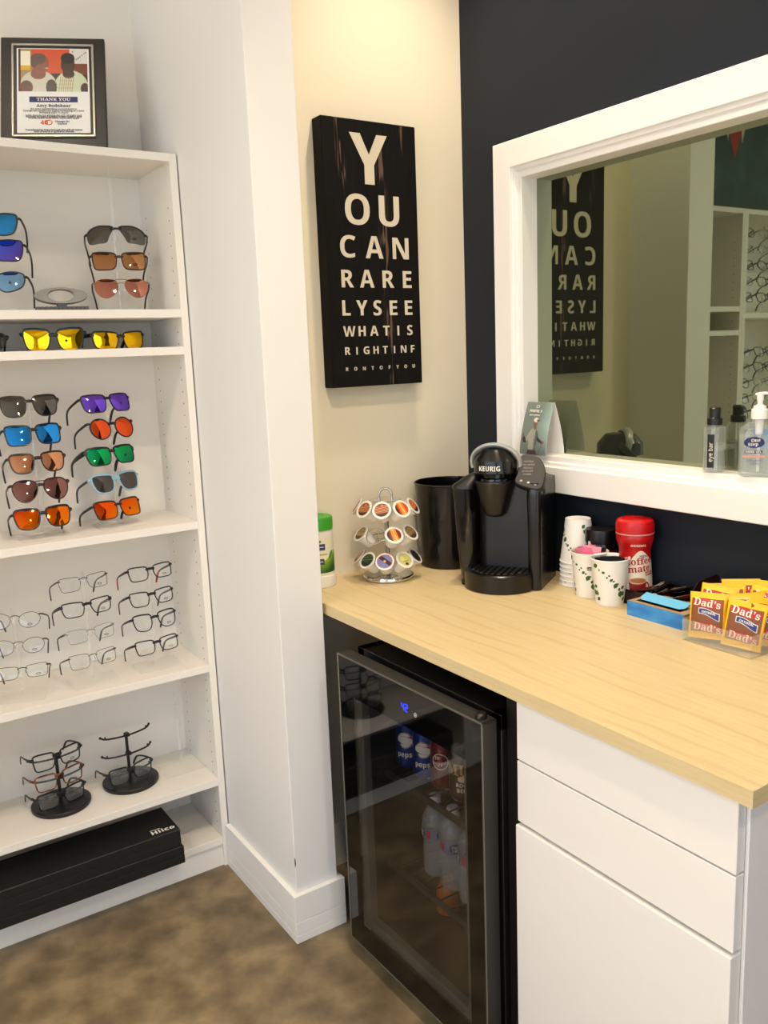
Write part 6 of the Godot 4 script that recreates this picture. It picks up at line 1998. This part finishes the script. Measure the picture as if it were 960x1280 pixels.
# crimped yellow cookie packet standing on its lower edge, front toward +z
func cookie_pack(label: String, at: Transform3D) -> void:
	var o: Node3D
	if cookie0 == null:
		o = thing("cookie_packet", label, "snack packet", Vector3.ZERO, 0.0, "yellow cookie packets in the clear bin")
		cookie0 = o
		var w := 0.076; var h := 0.095
		var b := MB.new()
		var rings := []
		for k in 17:
			var f := k / 16.0
			var e := minf(f, 1.0 - f)
			var th := 0.0007 + 0.0075 * pow(clampf((e - 0.07) / 0.22, 0.0, 1.0), 0.6)
			var ring := PackedVector3Array()
			for p in 20:
				var a := TAU * p / 20
				var x := signf(cos(a)) * pow(absf(cos(a)), 0.55)
				var z := signf(sin(a)) * pow(absf(sin(a)), 0.8)
				var crimp := 0.0008 * sin(f * 90.0) if e < 0.09 else 0.0
				ring.append(Vector3(x * w / 2 * (1.0 - 0.03 * sin(PI * f)), f * h, z * th + crimp))
			rings.append(ring)
		b.loft(rings)
		part(o, "wrapper", b, mat(Color(0.95, 0.73, 0.03), 0.34), 50.0)
		var zf := func(x: float, y: float) -> float:
			var f := y / h
			var e := minf(f, 1.0 - f)
			var th := 0.0007 + 0.0075 * pow(clampf((e - 0.07) / 0.22, 0.0, 1.0), 0.6)
			return th * pow(maxf(0.0, 1.0 - pow(absf(x / (w / 2)), 3.6)), 0.4)
		var lay := func(called: String, mb: MB, m: Material, lift: float) -> void:
			for i in mb.v.size():
				var p := mb.v[i]
				mb.v[i] = Vector3(p.x, p.y, zf.call(p.x, p.y) + lift + p.z)
			part(o, called, mb, m, 60.0)
		var mb := MB.new()
		patch(mb, -0.032, 0.014, 0.032, 0.082, 0.0, 12, 12)
		lay.call("cookie_window", mb, mat(Color(0.50, 0.28, 0.11), 0.5), 0.0004)
		mb = MB.new()
		blob(mb, Vector2(0.0, 0.073), Vector2(0.031, 0.0095), -6, false, 0.0, 24)
		lay.call("logo_oval", mb, mat(Color(0.72, 0.10, 0.06), 0.35), 0.0009)
		mb = MB.new()
		letters(mb, "Dad's", 0.0142, at2(0.0, 0.0725, 0, -6), true, "Droid Serif")
		lay.call("lettering", mb, mat(Color(0.93, 0.88, 0.8), 0.4), 0.0016)
		for k in 2:
			mb = MB.new()
			var e := 0.0 if k == 0 else 0.0016
			var n := 10
			for i in n:
				var f := func(u: float) -> Array: return [lerpf(-0.017 + e, 0.026 - e, u), 0.057 + 0.002 * sin(u * 5.0) - u * 0.008 + (0.006 - e) , 0.057 + 0.002 * sin(u * 5.0) - u * 0.012 - (0.006 - e)]
				var p0: Array = f.call(float(i) / n); var p1: Array = f.call(float(i + 1) / n)
				mb.q(Vector3(p0[0], p0[2], 0), Vector3(p1[0], p1[2], 0), Vector3(p1[0], p1[1], 0), Vector3(p0[0], p0[1], 0))
			lay.call("ribbon", mb, [mat(Color(0.85, 0.84, 0.82), 0.4), mat(Color(0.10, 0.16, 0.45), 0.4)][k], 0.0010 + 0.0004 * k)
		mb = MB.new()
		letters(mb, "OATMEAL", 0.0038, at2(0.004, 0.0535, 0, -10), true)
		lay.call("lettering", mb, ink_white, 0.0018)
		mb = MB.new()
		blob(mb, Vector2(0.002, 0.023), Vector2(0.031, 0.0095), -6, false, 0.0, 24)
		lay.call("logo_oval", mb, mat(Color(0.70, 0.16, 0.09), 0.35), 0.0009)
		mb = MB.new()
		letters(mb, "Dad's", 0.0142, at2(0.002, 0.0225, 0, -6), true, "Droid Serif")
		lay.call("lettering", mb, mat(Color(0.93, 0.80, 0.7), 0.4), 0.0016)
	else:
		o = copy(cookie0, label, Vector3.ZERO)
	o.transform = at

var cookie0: Node3D = null

func make_cookies() -> void:
	var o := thing("clear_bin", "clear plastic open bin holding yellow cookie packets at the worktop's wall side", "bin", Vector3(-0.1335, CT + 0.0006, 1.038), 0.0)
	var X := 0.081; var Z := 0.080; var H := 0.046; var t := 0.0025
	var b := MB.new()
	b.bb(Vector3(-X, 0, -Z), Vector3(X, t, Z), 0.0008)
	b.bb(Vector3(-X, t, -Z), Vector3(-X + t, H, Z), 0.0008)
	b.bb(Vector3(X - t, t, -Z), Vector3(X, H, Z), 0.0008)
	b.bb(Vector3(-X + t, t, -Z), Vector3(X - t, H, -Z + t), 0.0008)
	b.bb(Vector3(-X + t, t, Z - t), Vector3(X - t, H, Z), 0.0008)
	part(o, "tray", b, glass(Color(0.80, 0.82, 0.78), 0.16, 0.04))
	# x, z, yaw, lean back, roll, y
	var spots := [[-0.196, 1.005, -72.0, -14.0, 3.0, 0.006, "front row, the packet by the blue carton"], [-0.190, 1.078, -66.0, -12.0, -6.0, 0.004, "front row, the packet farthest from the blue carton"],
		[-0.168, 0.998, -70.0, -18.0, -4.0, 0.016, "second row, behind the first front packet"], [-0.160, 1.072, -62.0, -20.0, 8.0, 0.012, "second row, behind the outer front packet"],
		[-0.140, 1.016, -58.0, -16.0, 5.0, 0.018, "third row, tilted upright in the middle"], [-0.128, 1.075, -74.0, -22.0, -8.0, 0.022, "third row, leaning at the outer side"],
		[-0.108, 1.028, -64.0, -10.0, 6.0, 0.024, "tall packet near the wall, beside the dark wrappers"], [-0.094, 1.076, -55.0, -14.0, -5.0, 0.026, "tall packet near the wall, at the outer side"],
		[-0.110, 1.098, -30.0, -18.0, 4.0, 0.014, "side packet whose yellow edge faces the room"], [-0.160, 1.104, -36.0, -10.0, -10.0, 0.010, "packet squeezed along the end wall of the bin"]]
	for s in spots:
		var bs := Basis(Vector3.UP, deg_to_rad(s[2])) * Basis(Vector3.RIGHT, deg_to_rad(s[3])) * Basis(Vector3(0, 0, 1), deg_to_rad(s[4]))
		cookie_pack("yellow cookie packet, " + s[6], Transform3D(bs, Vector3(s[0], CT + 0.004 + s[5], s[1])))

# ---------------------------------------------------------------- on the mirror ledge
func make_ledge_things() -> void:
	var y := 1.2055
	# folded card tent
	var o := thing("table_tent", "folded grey-green card tent picturing a golfer at the mirror corner", "card display", Vector3(-0.013, y, 0.3355), 0.0)
	var W := 0.100
	var arc := []   # profile in x and y of the front leaf, bowed
	for k in 13:
		var f := k / 12.0
		arc.append(Vector2(-0.036 + 0.034 * pow(f, 1.55), 0.140 * f))
	var im := paint(192, 264, Color(0.47, 0.52, 0.50))
	for yy in 264:
		for xx in 192:
			im.set_pixel(xx, yy, Color(0.46, 0.51, 0.48).lerp(Color(0.62, 0.74, 0.72), clampf((xx - 90) / 100.0 - absf(yy - 110) / 260.0, 0.0, 1.0)).lerp(Color(0.40, 0.45, 0.46), clampf((yy - 170) / 120.0, 0.0, 0.6)))
	var skin := Color(0.50, 0.35, 0.28)
	var shirt := Color(0.62, 0.62, 0.58)
	var shade := Color(0.36, 0.36, 0.37)
	poly(im, [Vector2(58, 240), Vector2(118, 240), Vector2(126, 264), Vector2(52, 264)], Color(0.24, 0.20, 0.24))
	poly(im, [Vector2(66, 138), Vector2(92, 128), Vector2(110, 132), Vector2(122, 160), Vector2(118, 206), Vector2(114, 238), Vector2(60, 238), Vector2(58, 190)], shirt)
	poly(im, [Vector2(104, 134), Vector2(122, 152), Vector2(124, 172), Vector2(114, 238), Vector2(98, 238), Vector2(102, 190)], shade)
	poly(im, [Vector2(66, 138), Vector2(46, 168), Vector2(34, 190), Vector2(44, 200), Vector2(66, 178)], shirt)
	poly(im, [Vector2(36, 186), Vector2(20, 168), Vector2(12, 190), Vector2(22, 206), Vector2(44, 202)], Color(0.16, 0.12, 0.12))
	dot(im, 16, 164, 6, 10, skin)
	poly(im, [Vector2(118, 158), Vector2(128, 176), Vector2(162, 196), Vector2(158, 206), Vector2(120, 192)], Color(0.20, 0.20, 0.22))
	dot(im, 164, 198, 8, 7, skin)
	dot(im, 92, 108, 13, 19, skin)
	poly(im, [Vector2(86, 122), Vector2(104, 122), Vector2(106, 136), Vector2(88, 138)], skin)
	dot(im, 92, 88, 17, 12, Color(0.85, 0.84, 0.80))
	poly(im, [Vector2(98, 88), Vector2(120, 86), Vector2(118, 94), Vector2(100, 96)], Color(0.3, 0.28, 0.26))
	line(im, Vector2(160, 204), Vector2(136, 258), 2.5, Color(0.25, 0.25, 0.26))
	for k in 5:
		dot(im, 84 + k * 5, 150 + k * 18, 3, 8, Color(0.5, 0.5, 0.47))
	var fm := MB.new()
	for k in 12:
		var p0: Vector2 = arc[k]; var p1: Vector2 = arc[k + 1]
		fm.q(Vector3(p0.x, p0.y, -W / 2), Vector3(p0.x, p0.y, W / 2), Vector3(p1.x, p1.y, W / 2), Vector3(p1.x, p1.y, -W / 2), Vector2(0, 1 - k / 12.0), Vector2(1, 1 - k / 12.0), Vector2(1, 1 - (k + 1) / 12.0), Vector2(0, 1 - (k + 1) / 12.0))
	part(o, "printed_face", fm, printed(im, 0.4), 60.0)
	var cb := MB.new()
	for s in [-1, 1]:
		var rings := []
		for k in 13:
			var p: Vector2 = arc[k]
			var x := (p.x + 0.0006) if s < 0 else -p.x - 0.002
			rings.append(PackedVector3Array([Vector3(x, p.y, -W / 2), Vector3(x, p.y, W / 2), Vector3(x + 0.0007, p.y, W / 2), Vector3(x + 0.0007, p.y, -W / 2)]))
		cb.loft(rings)
	part(o, "card", cb, paper_white, 60.0)
	var face := Transform3D(Basis(Vector3.UP, -PI / 2) * Basis(Vector3.RIGHT, -0.40), Vector3(-0.0130, 0.1165, -0.008))
	text(o, "PORTAL X", 0.0075, ink_white, face, true, "Droid Sans", "lettering", 1.0)
	text(o, "sport eyewear", 0.0035, ink_white, Transform3D(face.basis, Vector3(-0.0175, 0.1065, -0.008)), false)
	var rg := MB.new()
	var rp := []
	for k in 18:
		rp.append(Transform3D(Basis(Vector3.UP, -PI / 2) * Basis(Vector3.RIGHT, -0.34), Vector3(-0.0085, 0.1285, -0.004)) * Vector3(cos(TAU * k / 18) * 0.006, sin(TAU * k / 18) * 0.0035, 0.0))
	rg.tube(rp, 0.0008, 5, true)
	part(o, "printed_emblem", rg, ink_white)

	# lens spray
	var s := thing("spray_bottle", "clear lens spray bottle with a black sprayer and vertical lettering on the ledge", "spray bottle", Vector3(-0.016, y, 0.880), -52.0)
	var cl := glass(Color(0.85, 0.88, 0.87), 0.12, 0.04)
	part(s, "bottle", MB.new().lathe([Vector2(0, 0.003), Vector2(0.020, 0), Vector2(0.0235, 0.003), Vector2(0.0235, 0.097), Vector2(0.0215, 0.101), Vector2(0.0125, 0.1035), Vector2(0.0125, 0.107), Vector2(0, 0.107)], 32), cl)
	part(s, "liquid", MB.new().lathe([Vector2(0, 0.005), Vector2(0.0215, 0.005), Vector2(0.0217, 0.062), Vector2(0, 0.062)], 30), glass(Color(0.62, 0.66, 0.66), 0.25, 0.03))
	part(s, "sprayer", MB.new().lathe([Vector2(0, 0.1045), Vector2(0.0165, 0.1045), Vector2(0.0165, 0.118), Vector2(0.0135, 0.1195), Vector2(0.012, 0.1215), Vector2(0.0125, 0.140), Vector2(0.010, 0.1425), Vector2(0, 0.1425)], 28), black_plastic)
	var nz := MB.new()
	nz.tube([Vector3(0, 0.134, 0.009), Vector3(0, 0.134, 0.0155)], 0.0032, 10)
	part(s, "nozzle", nz, black_plastic)
	part(s, "dip_tube", MB.new().tube([Vector3(0, 0.008, 0.002), Vector3(0, 0.104, 0)], 0.0016, 8), glass(Color(0.9, 0.9, 0.9), 0.35, 0.1))
	var rf := func(_y: float) -> float: return 0.0238
	var b := MB.new()
	b.bend(patch(b, -0.0075, 0.012, 0.0075, 0.085, 0.0002, 5, 1), rf, -0.35)
	part(s, "label_strip", b, ink_black)
	b = MB.new()
	letters(b, "eye bar", 0.0092, at2(0.0, 0.046, 0.0006, 90), false)
	b.bend(0, rf, -0.35)
	part(s, "lettering", b, ink_white)

	# pump bottle of hand gel
	var g := thing("sanitizer_bottle", "clear hand sanitizer pump bottle with a white pump on the ledge", "pump bottle", Vector3(-0.014, y, 0.986), -58.0)
	var pr := func(hx: float, hz: float, r: float, yy: float) -> PackedVector3Array: return ring_at(rounded(hx, hz, r, 6), yy)
	b = MB.new()
	b.loft([pr.call(0.034, 0.018, 0.014, 0.0), pr.call(0.0385, 0.0215, 0.017, 0.004), pr.call(0.039, 0.022, 0.018, 0.09), pr.call(0.037, 0.021, 0.018, 0.103), pr.call(0.024, 0.017, 0.015, 0.115), pr.call(0.0145, 0.0145, 0.0144, 0.120), pr.call(0.0135, 0.0135, 0.0134, 0.124)])
	part(g, "bottle", b, glass(Color(0.86, 0.89, 0.88), 0.12, 0.04), 45.0)
	b = MB.new()
	b.loft([pr.call(0.036, 0.0195, 0.015, 0.004), pr.call(0.037, 0.0205, 0.016, 0.088)])
	part(g, "gel", b, glass(Color(0.80, 0.84, 0.84), 0.18, 0.03))
	b = MB.new()
	b.lathe([Vector2(0, 0.1215), Vector2(0.0165, 0.1215), Vector2(0.0168, 0.1235), Vector2(0.0168, 0.1405), Vector2(0.0155, 0.1425), Vector2(0.0128, 0.1435), Vector2(0.0125, 0.148), Vector2(0.0075, 0.1505), Vector2(0.0055, 0.152), Vector2(0.0055, 0.158), Vector2(0.0068, 0.161), Vector2(0.0072, 0.174), Vector2(0, 0.174)], 30)
	b.tube(curve([Vector3(-0.010, 0.1725, 0), Vector3(0.006, 0.1745, 0), Vector3(0.030, 0.1735, 0), Vector3(0.042, 0.168, 0)], 3), [Vector2(0.0040, 0.0022), Vector2(0.006, 0.003), Vector2(0.0065, 0.0034), Vector2(0.0065, 0.0034), Vector2(0.006, 0.0032), Vector2(0.0055, 0.003), Vector2(0.005, 0.003), Vector2(0.0045, 0.0028), Vector2(0.0042, 0.0026), Vector2(0.004, 0.0025)], 10, false, Vector3.UP)
	part(g, "pump", b, mat(Color(0.92, 0.905, 0.875), 0.35), 40.0)
	part(g, "dip_tube", MB.new().lathe([Vector2(0, 0.01), Vector2(0.003, 0.01), Vector2(0.003, 0.086), Vector2(0.0075, 0.09), Vector2(0.0085, 0.12), Vector2(0, 0.12)], 18), mat(Color(0.88, 0.88, 0.87), 0.4))
	b = MB.new()
	b.bb(Vector3(-0.012, 0.055, -0.0225), Vector3(0.030, 0.098, -0.0222))
	part(g, "back_label", b, mat(Color(0.22, 0.55, 0.78), 0.5))
	var navy := mat(Color(0.05, 0.07, 0.32), 0.4)
	b = MB.new()
	b.xf = Transform3D(Basis(), Vector3(-0.008, 0.074, 0.0222))
	b.fin(blob(b, Vector2.ZERO, Vector2(0.020, 0.0115), 0, false, 0.0003, 26), 0)
	part(g, "label_oval", b, navy)
	text(g, "One", 0.0065, ink_white, at2(-0.005, 0.0785, 0.0228, 4), true, "Droid Serif")
	text(g, "Step", 0.0065, ink_white, at2(-0.010, 0.0700, 0.0228, 4), true, "Droid Serif")
	part(g, "label_bar", MB.new().bb(Vector3(-0.026, 0.0515, 0.0221), Vector3(0.008, 0.0575, 0.0225)), navy)
	text(g, "HAND GEL", 0.0032, ink_white, at2(-0.009, 0.0545, 0.0228), true)
	part(g, "label_bar", MB.new().bb(Vector3(-0.030, 0.042, 0.0221), Vector3(0.014, 0.0465, 0.0224)), mat(Color(0.80, 0.55, 0.48), 0.5), 38.0, "faded orange line")
	text(g, "kills germs", 0.0032, mat(Color(0.35, 0.38, 0.5), 0.6), at2(-0.006, 0.036, 0.0226), false)
	text(g, "236 mL", 0.0032, mat(Color(0.35, 0.38, 0.5), 0.6), at2(-0.006, 0.029, 0.0226), false)

func _ready() -> void:
	make_view()
	make_materials()
	make_room()
	make_mirror()
	var tops := [1.6283, 1.531, 1.0531, 0.6336, 0.2807, 0.0924]
	bookcase("white bookcase of sunglasses and eyeglasses against the white partition", XB, tops, 0.068)
	bookcase("white bookcase seen only in the mirror, left of the first bookcase", XB - 0.8005, [1.60, 1.09, 0.66, 0.30, 0.0924], 0.068)
	make_counter()
	make_cooler()
	make_sign()
	make_certificate()
	make_shelf_things()
	make_wipes()
	make_carousel()
	make_bin()
	make_coffee_maker()
	make_cups()
	make_jars()
	make_boxes()
	make_cookies()
	make_ledge_things()
	make_eyewear()
